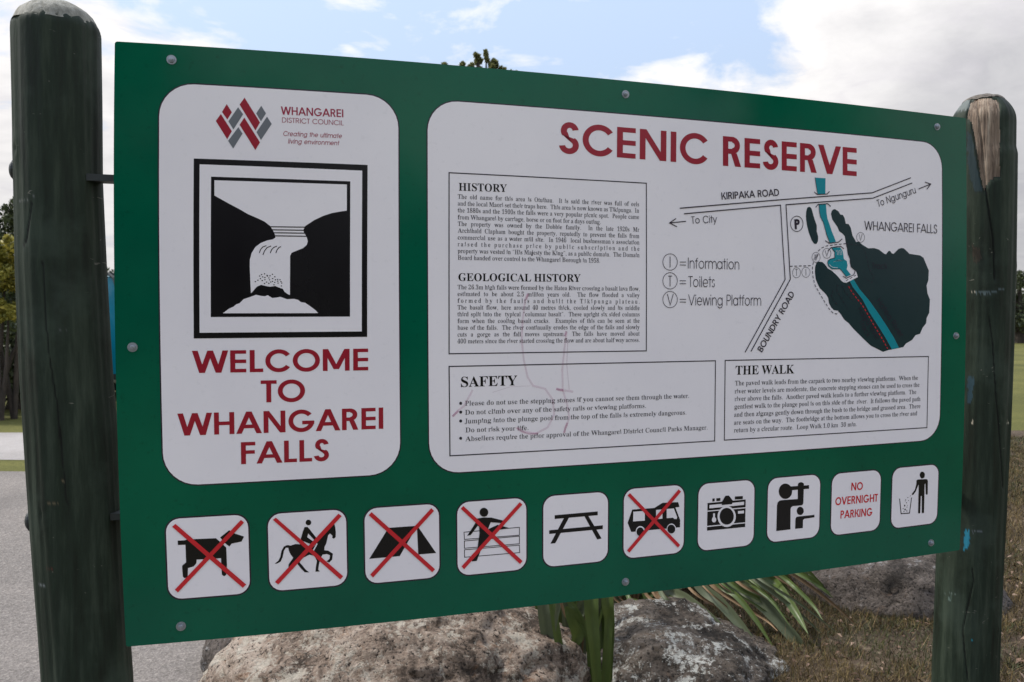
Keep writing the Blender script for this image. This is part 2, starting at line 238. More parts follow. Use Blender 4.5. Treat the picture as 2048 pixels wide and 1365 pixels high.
# ---------------------------------------------------------------- lettering
GLYPHS = "A383:-8 0,-8 16,3 17,13 21,21 27,43 65,181 409,197 409,337 76,361 30,369 22,378 18,389 16,389 0,201 0,201 16,228 19,244 27,249 40,240 71,222 116,91 116,69 62,66 52,65 42,70 28,85 19,109 16,112 16,112 0|100 141,212 141,155 280;B389:14 0,14 15,32 17,46 22,55 28,61 38,64 53,65 72,65 324,61 362,45 380,14 385,14 400,194 400,279 390,331 359,348 308,337 266,305 235,252 217,316 196,355 162,368 116,363 82,349 53,326 30,294 14,255 3,209 0|160 221,165 221,194 223,216 229,231 239,242 254,248 276,250 303,249 328,244 347,237 362,225 373,210 379,190 381,178 380,170 378,165 373,160 343|195 21,218 24,236 31,249 43,257 61,263 84,264 113,262 142,255 165,243 182,226 194,203 201,173 203,160 203,160 57,167 29,174 25,183 22;C411:225 -9,188 -6,153 2,121 17,92 38,68 62,49 92,35 125,26 161,23 201,26 240,35 275,49 308,69 337,93 362,122 382,154 397,189 406,228 409,256 406,288 399,323 386,340 382,353 385,362 394,368 409,383 409,383 271,369 271,354 305,335 334,313 358,288 375,262 386,233 389,174 368,138 305,126 199,139 100,179 40,244 21,268 23,291 29,314 39,337 53,357 71,376 93,393 78,347 29,291 0;D435:18 0,18 15,34 17,47 21,55 26,61 35,64 48,65 65,65 329,64 349,60 364,53 374,44 380,30 384,13 385,13 400,195 400,260 394,314 377,356 348,387 309,405 259,411 200,398 112,359 50,293 12,201 0|195 21,230 26,259 41,281 66,296 101,305 146,308 201,296 301,258 361,196 381,183 380,173 377,167 372,160 338,160 63,167 30,173 25,182 22;E388:12 0,12 15,31 16,45 20,55 26,61 36,65 50,66 68,66 324,65 346,61 363,55 374,45 380,31 384,14 385,14 400,350 400,350 281,337 281,329 314,317 339,299 357,274 369,243 376,204 378,176 376,163 366,160 341,160 216,170 216,194 218,213 225,228 236,239 253,247 275,253 303,267 303,267 104,253 104,240 159,232 171,223 181,212 187,163 195,160 59,161 46,164 37,169 31,202 24,230 25,254 29,275 34,294 42,311 52,326 66,339 82,351 102,361 126,378 126,353 0;F355:14 0,14 15,32 18,46 23,55 29,61 40,64 54,65 74,65 329,64 348,60 362,54 372,44 378,30 382,12 385,12 400,346 400,346 281,332 281,327 304,320 323,312 339,302 351,288 362,272 369,253 375,229 378,202 379,176 377,163 370,160 350,160 217,167 217,191 219,210 226,225 237,236 254,244 276,250 304,265 304,265 104,250 104,245 135,237 159,225 176,210 187,190 194,166 196,160 196,160 71,165 37,169 30,176 25,184 21,225 15,225 0;G446:235 -9,195 -6,158 3,124 17,95 37,70 61,50 90,36 124,27 161,24 201,27 240,36 276,50 309,70 338,94 362,122 382,154 397,189 406,226 409,257 406,290 399,324 387,340 383,356 389,368 409,384 409,384 270,369 270,360 293,349 314,336 333,321 349,306 363,289 374,272 383,253 388,235 389,175 368,140 305,128 200,131 143,141 96,158 59,181 33,209 17,242 11,262 13,277 17,288 24,295 34,299 47,301 63,301 112,300 129,296 141,289 150,279 155,263 158,242 160,242 174,440 174,440 160,422 159,410 155,401 150,396 142,393 129,392 113,392 25,340 6,288 -5;H460:14 0,14 15,32 17,46 21,55 28,61 37,64 52,65 71,65 333,64 350,61 363,55 372,45 379,32 383,14 385,14 400,212 400,212 385,179 379,164 365,160 333,160 220,300 220,300 333,296 365,281 379,248 385,248 400,445 400,445 385,427 383,414 379,405 373,399 364,396 350,395 333,395 71,396 53,399 39,405 29,414 22,428 17,445 15,445 0,248 0,248 15,266 17,280 21,289 27,295 36,299 51,300 71,300 194,160 194,160 71,161 52,165 37,171 28,180 21,194 17,212 15,212 0;I229:12 0,12 15,30 18,44 22,54 28,61 37,65 50,66 66,66 340,65 356,61 368,55 376,46 380,31 384,12 385,12 400,215 400,215 385,196 384,182 380,172 376,166 368,162 356,160 340,160 68,165 39,181 23,216 15,216 0;J290:96 -57,77 -56,61 -53,45 -47,31 -40,20 -30,10 -19,3 -7,-2 6,-3 20,-2 33,3 44,9 53,18 60,28 64,39 65,51 64,61 61,70 54,76 46,80 36,81 24,74 -1,67 -17,70 -27,78 -33,92 -35,105 -34,115 -29,122 -22,130 19,130 322,125 359,121 367,115 373,107 378,70 385,70 400,276 400,276 385,243 378,236 374,231 368,228 361,224 322,224 78,210 3,167 -42;K448:14 0,14 15,32 17,46 21,55 28,61 37,65 52,66 71,66 333,65 350,61 363,55 373,46 379,32 383,15 385,15 400,213 400,213 385,180 379,165 365,160 333,160 205,282 328,295 343,304 356,306 368,301 377,284 383,255 385,255 400,427 400,427 385,419 385,383 378,345 355,303 317,238 250,407 41,428 22,456 15,456 0,247 0,247 15,269 16,283 18,293 30,278 58,175 188,160 174,160 71,162 52,165 37,171 28,180 21,194 17,213 15,213 0;L375:14 0,14 15,32 17,46 21,55 28,61 37,64 52,65 71,65 333,64 350,61 364,55 373,45 379,32 383,14 385,14 400,219 400,219 385,183 381,175 378,169 372,165 366,160 333,160 73,163 41,176 27,205 24,232 25,256 29,276 35,294 43,311 55,325 70,337 88,349 110,359 136,375 136,353 0;M557:12 0,12 15,30 17,44 21,54 28,61 37,65 51,66 70,66 336,62 365,46 380,13 385,13 400,162 400,278 125,395 400,542 400,542 385,525 383,512 378,503 372,497 362,493 349,492 332,492 75,496 37,511 20,542 15,542 0,347 0,347 15,380 22,395 39,399 73,399 350,253 0,237 0,93 342,93 70,94 50,98 36,105 26,115 20,130 17,149 15,149 0;N434:354 -9,94 307,94 69,95 50,98 37,104 27,113 21,127 17,146 15,146 0,16 0,16 15,47 20,63 36,67 69,67 341,32 381,16 385,16 400,137 400,343 148,343 332,339 364,324 379,291 385,291 400,421 400,421 385,403 383,390 379,381 373,375 364,372 350,371 331,371 -9;O461:229 -9,201 -8,174 -2,148 6,124 18,103 33,83 51,66 71,51 93,40 117,31 144,26 171,24 200,26 229,31 256,40 282,51 307,66 329,83 349,103 367,125 381,150 394,176 402,204 408,233 409,261 408,288 402,314 394,338 382,359 367,379 350,396 330,410 308,422 284,431 257,436 229,438 200,436 171,431 144,422 117,410 93,396 71,378 51,358 33,336 18,312 6,286 -2,258 -8|232 11,288 32,322 95,333 200,330 257,321 304,305 341,284 368,259 384,228 389,172 368,139 305,127 200,131 143,140 96,156 59,177 32,202 16;P367:14 0,14 15,32 17,46 21,55 28,61 37,64 52,65 71,65 333,64 350,61 363,55 372,45 379,32 383,14 385,14 400,188 400,233 399,269 394,295 386,314 377,329 364,342 349,352 332,357 313,359 291,355 260,343 233,322 211,293 194,257 184,212 181,160 181,160 71,161 52,165 37,171 28,180 21,194 17,212 15,212 0|160 202,177 202,203 204,224 211,239 222,249 238,255 261,257 289,255 317,250 340,242 357,229 369,212 376,190 379,166 372,160 350;R415:14 0,14 15,32 17,46 21,55 28,61 37,64 52,65 71,65 333,64 350,61 363,55 372,45 379,32 383,14 385,14 400,191 400,245 397,289 388,323 374,347 354,362 327,366 294,356 250,327 218,277 196,379 44,397 22,420 15,422 0,297 0,177 186,160 186,160 71,161 52,165 37,171 28,180 21,194 17,212 15,212 0|160 205,179 205,207 208,229 215,246 227,257 244,264 267,267 295,259 342,236 369,197 379,183 378,173 375,167 371,160 339;S343:38 -9,38 139,55 139,66 100,80 68,98 44,119 27,144 16,173 13,194 15,211 21,226 32,236 45,243 61,245 78,240 103,224 123,198 140,143 168,112 185,87 203,68 222,54 242,46 266,44 291,45 314,50 335,59 354,71 370,85 384,101 395,120 403,140 408,162 409,201 405,248 394,256 391,263 391,272 393,278 399,281 409,298 409,298 280,283 280,277 301,268 321,258 338,246 353,233 366,218 377,203 384,187 389,171 391,152 389,136 383,123 375,113 363,107 349,105 334,107 319,112 307,120 296,166 266,222 240,279 205,291 192,301 179,307 165,316 117,314 93,308 71,298 51,284 33,267 19,247 7,223 -2,197 -7,169 -9,139 -7,110 1,86 8,74 11,61 6,54 -9;T372:81 0,81 15,100 17,115 21,125 27,131 37,136 52,137 71,137 381,131 381,102 378,77 369,57 354,42 334,31 309,25 279,9 279,9 400,360 400,360 278,346 278,329 335,292 369,236 381,231 381,231 71,233 51,236 36,243 27,253 20,268 17,288 15,288 0;W537:150 -9,28 345,13 375,7 381,-2 384,-14 385,-14 400,159 400,159 385,132 379,127 375,124 369,123 360,130 327,196 135,264 310,251 350,247 363,241 372,235 377,201 385,201 400,386 400,386 385,363 383,350 375,345 362,350 339,417 146,475 324,482 357,481 366,478 373,473 378,442 385,442 400,548 400,548 385,538 382,529 377,522 370,505 333,392 -9,376 -9,277 271,167 -9;Y374:89 0,89 15,107 17,121 21,130 28,136 37,140 52,141 71,141 157,41 340,30 357,21 370,12 377,1 382,-12 385,-12 400,182 400,182 385,172 385,146 380,137 366,144 344,218 198,293 322,306 358,301 373,287 382,262 385,259 400,386 400,386 385,359 373,336 344,235 179,235 71,237 52,240 37,246 28,255 21,269 17,288 15,288 0;a302:224 -9,199 -4,183 9,176 31,148 9,117 -3,84 -8,65 -6,49 0,35 10,26 23,20 38,18 55,22 80,35 101,56 119,86 136,125 152,175 167,175 212,173 227,170 239,164 248,155 254,144 258,130 260,108 257,96 251,91 241,100 225,108 203,107 193,103 184,96 177,88 172,79 169,68 168,57 169,47 172,39 178,33 187,30 196,29 208,31 221,35 233,43 245,54 255,67 263,83 270,101 275,121 279,142 280,180 277,210 269,231 257,246 238,254 214,257 185,257 55,259 35,267 30,281 37,289 24,269 6,247 -5|133 29,153 36,175 55,175 149,135 133,112 108,104 74,107 49,117 34;b317:38 -10,38 341,32 376,7 386,7 400,122 400,122 245,142 264,167 276,194 280,214 278,233 272,249 263,264 250,277 234,287 215,294 194,299 171,300 146,298 117,293 90,283 66,271 45,255 26,237 11,216 0,193 -7,169 -9,143 -5,117 6,92 25,47 -10|160 12,179 16,194 26,204 43,210 68,214 100,215 140,214 173,210 200,203 220,193 235,179 243,162 246,136 237,129 230,124 222,122 212,122 60,126 34,139 18;c258:137 -9,115 -7,95 -1,76 9,59 23,45 40,33 60,24 82,19 106,17 132,19 159,25 185,35 208,49 229,65 246,84 261,106 272,129 278,153 280,180 278,202 272,220 262,233 249,241 233,244 215,243 205,239 196,234 189,227 184,218 180,208 179,188 184,176 197,172 220,173 229,173 238,171 251,162 258,149 261,121 250,104 218,99 165,101 125,108 93,120 67,137 48,156 37,179 34,200 37,219 47,238 63,250 53,218 19,180 -2;d325:123 -9,103 -7,85 -1,68 9,53 23,41 39,31 58,23 80,19 104,17 129,19 158,24 185,32 209,42 229,56 247,71 261,89 271,108 278,128 280,154 276,177 265,196 246,196 352,195 363,192 372,186 378,155 386,155 400,280 400,280 66,285 36,290 31,299 27,310 24,310 9,277 7,238 1,196 -9,196 34,177 10,152 -4|150 25,159 26,168 30,177 36,185 45,191 55,196 67,196 212,193 222,188 230,181 237,153 247,136 244,124 235,114 219,108 198,104 169,103 135,104 101,108 73,114 51,123 37,135 28;e264:135 -9,113 -7,93 -1,74 9,58 23,44 40,32 60,24 84,19 109,17 138,19 165,24 189,33 211,45 231,59 248,76 261,95 272,116 278,138 280,170 276,196 265,219 246,235 221,245 189,248 152,248 146,103 146,111 85,135 49,175 37,198 41,218 54,237 76,250 64,218 23,180 -1|102 169,177 169,177 189,170 243,163 253,154 259,142 261,120 252,106 224,102 179;f188:13 0,13 14,35 19,44 31,46 64,46 243,14 243,14 273,46 273,46 310,49 339,59 363,74 383,96 397,122 405,153 408,176 406,195 401,211 391,222 379,229 366,231 351,230 339,227 330,221 322,214 317,206 313,197 312,172 321,166 327,163 335,162 343,169 369,172 375,173 380,172 385,167 388,158 389,147 388,140 384,135 378,130 343,130 273,179 273,179 243,130 243,130 57,131 42,134 30,139 22,147 18,159 15,175 14,175 0;g287:128 -123,93 -121,64 -116,42 -107,25 -95,16 -81,12 -65,18 -48,34 -33,60 -22,38 -9,25 8,21 27,22 41,28 53,37 65,50 76,68 86,90 97,51 118,27 148,19 186,21 204,26 220,35 235,46 248,60 259,77 268,96 274,116 278,138 280,161 278,183 274,205 267,278 267,278 235,235 235,247 218,254 199,256 179,255 162,250 147,242 133,232 120,220 110,205 101,189 95,171 92,151 90,138 91,124 91,99 83,93 77,90 70,88 63,92 52,104 45,124 43,154 43,227 35,244 29,256 21,266 11,272 -1,276 -16,277 -32,273 -59,260 -81,239 -99,210 -113,173 -121|138 109,151 111,160 118,167 128,172 143,174 162,175 185,174 209,172 228,167 242,160 253,151 259,138 261,126 259,116 253,109 242,104 228,101 209,100 185,101 162,104 143,109 128,116 118,126 111|141 -102,191 -97,221 -82,231 -58,230 -49,226 -41,219 -36,180 -30,85 -30,73 -40,67 -51,64 -64,66 -74,73 -83,83 -91,98 -97,117 -101;h335:16 0,16 14,40 22,46 49,46 350,40 377,35 382,27 385,17 386,17 400,130 400,130 234,154 259,182 275,214 280,256 269,282 238,290 186,290 49,296 23,301 18,309 15,319 14,319 0,178 0,178 14,182 14,195 18,204 30,206 49,206 191,201 227,196 233,189 237,178 238,160 235,144 224,130 206,130 49,135 23,140 18,148 15,158 14,158 0;i174:88 318,77 319,66 324,57 331,50 340,46 350,44 362,46 374,50 385,57 394,66 401,77 406,88 407,100 406,111 401,120 394,127 385,131 374,133 362,131 350,127 340,120 331,111 324,100 319|16 0,16 14,40 22,46 49,46 221,41 250,18 258,18 273,130 273,130 49,136 23,158 14,158 0;j184:93 319,81 321,71 325,62 332,55 341,50 352,49 363,50 375,55 386,62 395,71 402,82 407,93 408,105 407,116 402,125 395,132 386,137 375,138 363,137 352,132 341,125 332,116 325,105 321|31 -123,-9 -115,-38 -93,-44 -83,-48 -72,-49 -61,-48 -51,-45 -42,-39 -35,-32 -30,-23 -26,-13 -25,13 -34,19 -41,22 -49,23 -58,17 -77,9 -90,11 -97,17 -101,27 -103,38 -101,47 -96,51 -88,56 -47,56 219,49 250,43 254,33 257,19 258,19 273,140 273,140 -19,137 -51,127 -77,111 -97,90 -112,63 -120;k315:15 0,15 14,40 23,46 49,46 349,41 377,37 382,29 384,18 386,18 400,130 400,130 148,199 218,208 227,213 236,214 244,211 252,201 256,183 258,181 273,303 273,303 258,281 254,261 244,241 228,195 183,304 30,312 21,321 16,330 14,330 0,185 0,185 14,191 14,201 16,208 20,210 28,204 43,143 129,130 118,130 49,135 23,158 14,158 0;l175:16 0,16 14,40 22,46 49,46 349,41 377,37 382,29 385,18 386,18 400,130 400,130 49,136 23,158 14,158 0;m487:16 0,16 14,40 22,46 49,46 222,40 249,35 254,27 257,17 258,17 273,129 273,129 232,152 259,179 274,208 280,243 274,268 257,281 229,306 257,335 274,367 280,409 269,434 238,442 186,442 49,448 23,453 18,461 15,471 14,471 0,332 0,332 14,341 15,349 18,354 23,360 49,360 191,355 227,350 233,342 237,332 238,315 235,299 225,285 208,285 49,291 23,296 18,303 15,313 14,313 0,175 0,175 14,185 15,193 18,198 23,204 49,204 191,198 226,193 233,186 237,175 238,158 235,142 224,129 206,129 49,134 23,139 19,146 16,156 14,156 0;n335:16 0,16 14,40 22,46 49,46 222,40 249,35 254,27 257,17 258,17 273,130 273,130 235,154 260,181 275,214 280,256 269,282 238,290 186,290 49,296 23,301 18,309 15,319 14,319 0,178 0,178 14,182 14,195 18,204 30,206 49,206 191,201 227,196 233,189 237,178 238,160 235,144 224,130 206,130 49,135 23,140 18,148 15,158 14,158 0;o296:148 -9,123 -7,100 0,79 10,61 24,46 41,33 62,24 84,18 109,17 135,18 162,24 187,33 210,46 230,61 247,79 261,100 271,123 278,147 280,172 278,195 272,215 261,234 248,249 231,262 211,271 188,277 163,278 135,277 108,271 83,262 60,249 40,234 23,216 9,195 -1,173 -7|148 10,163 13,175 21,183 34,191 71,193 135,192 181,188 215,182 238,174 252,162 260,148 263,133 260,121 251,113 238,107 215,104 181,103 136,105 72,113 34,121 21,133 13;p326:15 -122,15 -109,35 -103,44 -88,46 -56,46 214,41 249,17 259,17 273,126 273,126 231,146 258,172 275,202 280,222 278,241 272,257 262,272 248,284 232,294 212,301 190,306 166,307 140,306 113,301 87,294 63,284 42,271 25,256 10,239 0,220 -7,199 -9,173 -5,149 8,130 28,130 -51,133 -87,147 -103,173 -108,173 -122|172 25,188 28,201 37,210 52,217 74,221 102,222 136,221 169,217 196,212 218,203 232,191 241,175 244,158 240,143 227,130 206,130 60,140 41,154 29;q320:153 -122,153 -108,188 -100,193 -94,196 -85,196 -73,196 25,176 7,152 -5,124 -8,104 -6,86 -1,69 9,54 22,41 38,31 56,24 78,19 101,18 126,20 155,25 182,35 206,48 227,63 246,82 260,102 271,125 278,149 280,176 277,201 266,226 247,271 281,281 281,281 -73,287 -100,292 -104,300 -107,311 -108,311 -122|157 26,182 35,189 41,194 49,196 59,196 212,192 238,179 254,158 259,139 256,125 246,115 229,108 206,104 175,103 137,104 102,108 74,115 53,125 38,139 29;r253:16 0,16 14,40 22,46 49,46 221,41 250,18 258,18 273,128 273,128 221,139 239,151 253,164 265,178 273,192 278,205 280,220 278,232 274,242 267,249 258,253 247,254 234,253 223,250 214,244 206,237 200,228 196,218 195,195 203,182 219,166 228,158 227,150 221,142 212,136 200,132 186,131 169,131 49,132 37,135 28,140 22,173 14,173 0;s253:133 -9,116 -7,97 -3,76 5,64 8,56 6,49 1,45 -8,31 -8,31 93,47 93,54 70,63 50,76 34,91 22,107 15,123 13,137 14,148 18,157 23,163 31,167 40,169 51,165 67,155 80,137 92,94 114,75 125,60 136,48 149,39 162,34 177,32 194,35 217,43 238,57 255,75 269,98 277,124 280,146 278,175 270,181 269,187 268,193 269,198 273,202 280,214 280,214 195,201 195,193 214,184 230,173 243,160 253,146 258,131 260,119 259,110 256,102 251,96 244,93 237,92 228,101 204,129 186,168 166,186 156,201 145,212 133,220 119,224 103,226 83,223 57,215 34,200 16,181 2,159 -6;t201:109 -8,87 -6,70 -1,58 9,49 23,44 41,42 63,42 245,18 245,18 263,77 324,113 372,127 372,127 273,182 273,182 245,127 245,127 72,131 45,135 39,140 36,147 35,160 39,172 49,181 65,195 58,174 21,145 -1;u329:115 -9,91 -6,71 2,57 15,48 33,42 57,40 85,40 218,35 248,29 254,21 257,10 258,10 273,124 273,124 65,132 40,139 35,146 32,155 31,172 34,187 43,201 58,201 218,194 249,188 254,179 257,166 258,166 273,284 273,284 61,291 34,316 26,316 11,282 9,243 2,201 -9,201 35,190 23,178 12,163 3,148 -4,132 -8;v269:125 -9,34 218,19 247,14 253,7 256,-2 258,-2 273,144 273,144 258,137 258,124 257,116 251,113 242,114 235,162 107,207 222,212 239,208 250,197 256,179 258,179 273,268 273,268 259,258 256,250 251,244 245,228 214,140 -9;w382:107 -9,15 232,5 250,-9 258,-9 273,122 273,122 258,105 254,100 242,101 233,105 222,146 112,185 206,176 234,167 253,147 259,147 273,284 273,284 258,270 256,262 250,260 242,260 236,261 230,295 124,336 225,340 242,334 254,313 259,313 273,391 273,391 259,373 250,362 227,267 -9,254 -9,196 173,123 -9;x280:4 0,4 13,22 20,38 32,54 50,108 120,38 231,27 245,15 254,4 258,4 273,148 273,148 258,134 257,126 253,123 246,131 228,161 181,196 225,206 245,199 255,176 258,176 273,273 273,273 260,257 254,240 241,223 223,174 162,256 32,266 19,280 14,280 0,136 0,136 14,156 17,163 27,152 52,121 100,86 54,74 30,77 21,86 15,100 13,103 0;y264:46 -123,32 -122,20 -117,9 -110,1 -100,-4 -88,-6 -74,-5 -64,-1 -55,4 -47,12 -40,21 -36,31 -35,56 -43,61 -50,64 -58,65 -67,65 -71,65 -77,66 -82,70 -86,76 -87,83 -84,91 -77,100 -65,114 -39,123 -4,32 220,22 242,14 253,-3 258,-4 273,142 273,142 258,119 254,113 241,114 234,117 225,163 104,202 212,207 228,209 241,201 254,178 258,178 273,263 273,263 258,255 257,249 253,243 247,228 213,142 -21,114 -84,104 -97,94 -108,84 -115;z257:11 0,11 12,147 253,113 253,93 251,76 246,63 239,53 227,45 211,38 190,23 190,28 273,241 273,241 255,110 22,134 22,159 24,180 29,196 38,208 52,219 71,228 94,242 94,235 0;0330:165 -6,132 -3,103 6,80 21,60 42,45 67,34 97,26 132,22 170,20 212,22 254,26 292,34 326,45 355,60 380,80 401,103 415,132 424,166 427,198 424,225 415,249 401,268 380,283 355,295 325,303 291,308 253,310 211,308 169,303 131,295 97,283 67,268 42,248 21,225 6,197 -3|165 32,185 38,199 53,208 80,214 115,217 159,218 211,217 263,214 307,208 342,199 368,185 384,166 389,146 384,132 368,122 342,116 307,113 263,112 211,113 159,116 115,122 80,132 53,146 38;1330:57 0,57 31,106 31,115 32,122 35,128 40,135 70,135 365,95 321,83 311,71 306,59 304,50 305,42 309,35 316,29 324,26 335,25 347,65 362,116 393,157 424,223 424,223 70,229 41,234 36,242 32,253 31,301 31,301 0;2330:21 0,21 61,108 150,164 215,191 270,199 326,197 347,193 363,186 376,177 384,166 389,153 391,135 388,121 380,111 365,104 346,100 320,99 289,78 291,59 295,44 302,32 313,25 328,23 347,25 361,29 374,37 387,49 398,63 408,81 416,102 422,126 426,153 427,193 424,227 415,253 401,273 381,284 357,288 329,281 289,256 247,209 193,136 121,77 65,214 65,226 66,236 70,245 76,253 84,259 94,263 106,268 124,303 124,300 0;3330:143 -6,116 -5,92 -1,71 4,54 12,40 20,30 30,22 41,18 53,17 65,18 79,23 90,32 99,42 106,54 110,67 111,69 88,76 69,87 54,101 44,119 37,139 35,175 43,186 49,194 58,202 70,207 84,211 101,212 122,209 143,201 162,188 178,170 190,148 197,120 199,84 199,84 236,123 236,146 239,165 247,179 260,190 277,196 298,198 323,196 342,192 359,185 373,176 383,163 389,149 391,136 390,125 385,117 378,102 344,98 300,75 301,57 305,41 312,30 322,23 336,21 352,25 372,36 390,54 405,80 417,112 425,152 427,191 424,224 416,251 402,272 383,284 359,288 331,285 306,276 284,262 265,243 248,222 235,198 225,245 209,261 200,274 190,286 177,295 161,301 143,303 122,301 99,297 79,289 61,279 46,267 33,253 22,202 1;4330:106 0,106 31,123 31,157 39,165 46,170 58,171 74,171 110,8 110,8 146,175 421,257 421,257 149,319 149,319 110,257 110,257 74,259 58,264 46,271 39,306 31,313 31,313 0|49 149,171 149,171 252,172 308,175 365,166 346,153 321,139 297,129 280;5330:145 -6,117 -5,93 -1,74 4,58 12,45 21,35 31,29 42,25 54,24 65,25 78,29 88,37 96,46 102,58 105,71 106,77 73,97 46,108 40,121 37,136 35,172 44,182 51,191 61,198 73,204 89,207 108,208 130,206 157,199 179,187 196,171 208,152 215,128 217,91 214,63 206,35 217,54 421,277 421,280 314,247 314,242 334,234 350,215 356,92 356,83 247,111 253,147 256,190 253,227 242,257 224,280 200,294 168,299 130,297 106,292 84,285 65,274 49,262 35,248 24,198 1;6330:173 -6,145 -4,119 4,96 16,76 33,59 55,45 82,35 114,29 152,27 195,28 227,31 257,37 286,45 313,55 337,68 360,83 379,100 396,120 409,143 419,168 425,195 427,219 426,239 423,256 418,270 411,281 403,289 394,295 384,298 373,299 362,297 351,292 340,283 330,270 322,252 318,228 316,225 352,214 381,207 387,199 391,189 392,168 388,149 374,134 352,122 321,114 283,110 237,141 252,191 258,225 255,253 244,277 226,295 202,306 172,309 136,305 97,294 63,275 34,248 12,214 -2|175 33,189 36,200 43,210 56,218 75,222 100,224 130,222 159,217 183,209 200,198 213,185 220,169 222,135 213,110 194,112 143,119 102,129 71,142 50,157 37;7330:97 0,254 357,99 357,82 354,70 344,65 327,61 297,26 297,29 421,310 421,310 392,147 0;8330:161 -6,130 -4,103 1,80 9,61 21,45 34,33 50,25 68,19 87,18 107,20 131,28 152,42 170,59 185,80 200,104 213,83 227,65 243,50 260,40 278,33 298,31 320,33 338,37 355,44 372,55 387,69 401,87 412,110 420,137 425,168 427,206 424,238 414,262 398,280 377,290 352,294 324,291 302,284 283,272 268,214 228,246 211,271 193,290 175,302 156,310 135,312 112,308 77,294 48,272 25,242 8,205 -2|178 248,191 257,202 267,210 278,215 292,218 307,219 325,213 358,195 383,186 388,176 392,165 393,150 391,137 385,127 374,120 360,116 345,114 327,116 308,122 292,131 279|164 28,183 30,199 37,212 48,222 63,228 81,230 101,228 120,221 136,210 150,193 163,171 176,144 189,111 156,103 142,99 125,97 105,99 84,105 65,116 49,129 37,145 30;9330:134 -6,112 -5,93 -2,77 4,64 11,54 19,47 29,37 61,44 83,66 94,73 78,81 63,91 50,103 39,119 33,137 31,180 50,208 107,220 202,186 174,172 167,155 164,136 162,104 166,77 176,53 194,35 218,24 248,21 284,22 312,28 336,37 359,49 379,65 396,83 409,105 419,129 425,156 427,183 425,209 418,232 406,252 390,270 369,284 342,295 310,301 272,303 229,294 138,286 110,276 85,264 63,249 43,232 26,212 12,189 2,163 -4|162 205,175 206,187 210,197 216,220 244,218 290,212 326,203 354,191 373,176 384,159 388,144 385,131 376,120 363,112 343,108 318,106 288,112 242,131 214"
SERIF = {}
for g in GLYPHS.split(';'):
    head, body = g[1:].split(':', 1)
    SERIF[g[0]] = (int(head) / 400.0, [[tuple(float(q) / 400.0 for q in p.split()) for p in l.split(',')] for l in body.split('|')])
TIMES = dict(a=444, b=500, c=444, d=500, e=444, f=333, g=500, h=500, i=278, j=278, k=500, l=278, m=778, n=500, o=500, p=500, q=500,
             r=333, s=389, t=278, u=500, v=500, w=722, x=500, y=500, z=444, A=722, B=667, C=667, D=722, E=611, F=556, G=722, H=722, I=333,
             J=389, K=722, L=611, M=889, N=722, O=722, P=556, R=667, S=556, T=611, W=944, Y=722)
for k in '0123456789': TIMES[k] = 500
def blob(x, y, r, n=8, ry=None):
    return [(x + r * math.cos(2 * math.pi * i / n), y + (ry or r) * math.sin(2 * math.pi * i / n)) for i in range(n)]
def comma(x, y, s=1.0):
    return [(x - .075 * s, y + .10 * s), (x, y + .15 * s), (x + .08 * s, y + .08 * s), (x + .06 * s, y - .06 * s), (x - .06 * s, y - .2 * s), (x - .04 * s, y - .08 * s), (x + .01 * s, y - .01 * s), (x - .07 * s, y + .02 * s)]
PUNCT = {'.': (.378, [blob(.19, .075, .078)]), ',': (.378, [comma(.19, 0)]), ' ': (.378, []),
         '\u201c': (.60, [[(x, 1.7 - y) for x, y in comma(.17, .85, .9)], [(x, 1.7 - y) for x, y in comma(.42, .85, .9)]]),
         '\u201d': (.60, [comma(.17, .88, .9), comma(.42, .88, .9)]), '\u2019': (.42, [comma(.2, .88, .9)])}
def thin(ch):
    adv, loops = SERIF[ch]
    ta = TIMES[ch] / 662.0; k = ta / adv
    edges = [(l[i], l[(i + 1) % len(l)]) for l in loops for i in range(len(l))]
    out = []
    for l in loops:
        n = len(l); area = sum(l[i][0] * l[(i + 1) % n][1] - l[(i + 1) % n][0] * l[i][1] for i in range(n))
        cx, cy = l[0]; new = []
        for i in range(n):
            x, y = l[i]; a = l[i - 1]; c = l[(i + 1) % n]
            yy = y + (c[1] - a[1]) * 0.02 + 0.0007
            xs = sorted(p[0] + (yy - p[1]) / (q[1] - p[1]) * (q[0] - p[0]) for p, q in edges if (p[1] > yy) != (q[1] > yy))
            best = 0.0
            for j in range(0, len(xs) - 1, 2):
                x0, x1 = xs[j], xs[j + 1]; t = x1 - x0
                if t > 0.30: continue
                if abs(x - x0) < 0.035 and abs(x - x0) < abs(x - x1): best = t
                elif abs(x - x1) < 0.035: best = -t
            s = 0.12 * best
            new.append(((x + s) * k, y))
        out.append(new)
    return ta, out
_cache = {}; SHOWK = True
def tri(loops):
    flat = [p for l in loops for p in l]
    if not loops: return [], []
    t = tessellate_polygon([[Vector((p[0], p[1], 0)) for p in l] for l in loops])
    return flat, [tuple(f) for f in t]
def serif(ch, bold):
    k = (ch, bold)
    if k not in _cache:
        if ch in PUNCT: a, l = PUNCT[ch]
        elif bold: a, l = SERIF[ch]
        else: a, l = thin(ch)
        _cache[k] = (a, [tri(l)] if l else [])
    return _cache[k]

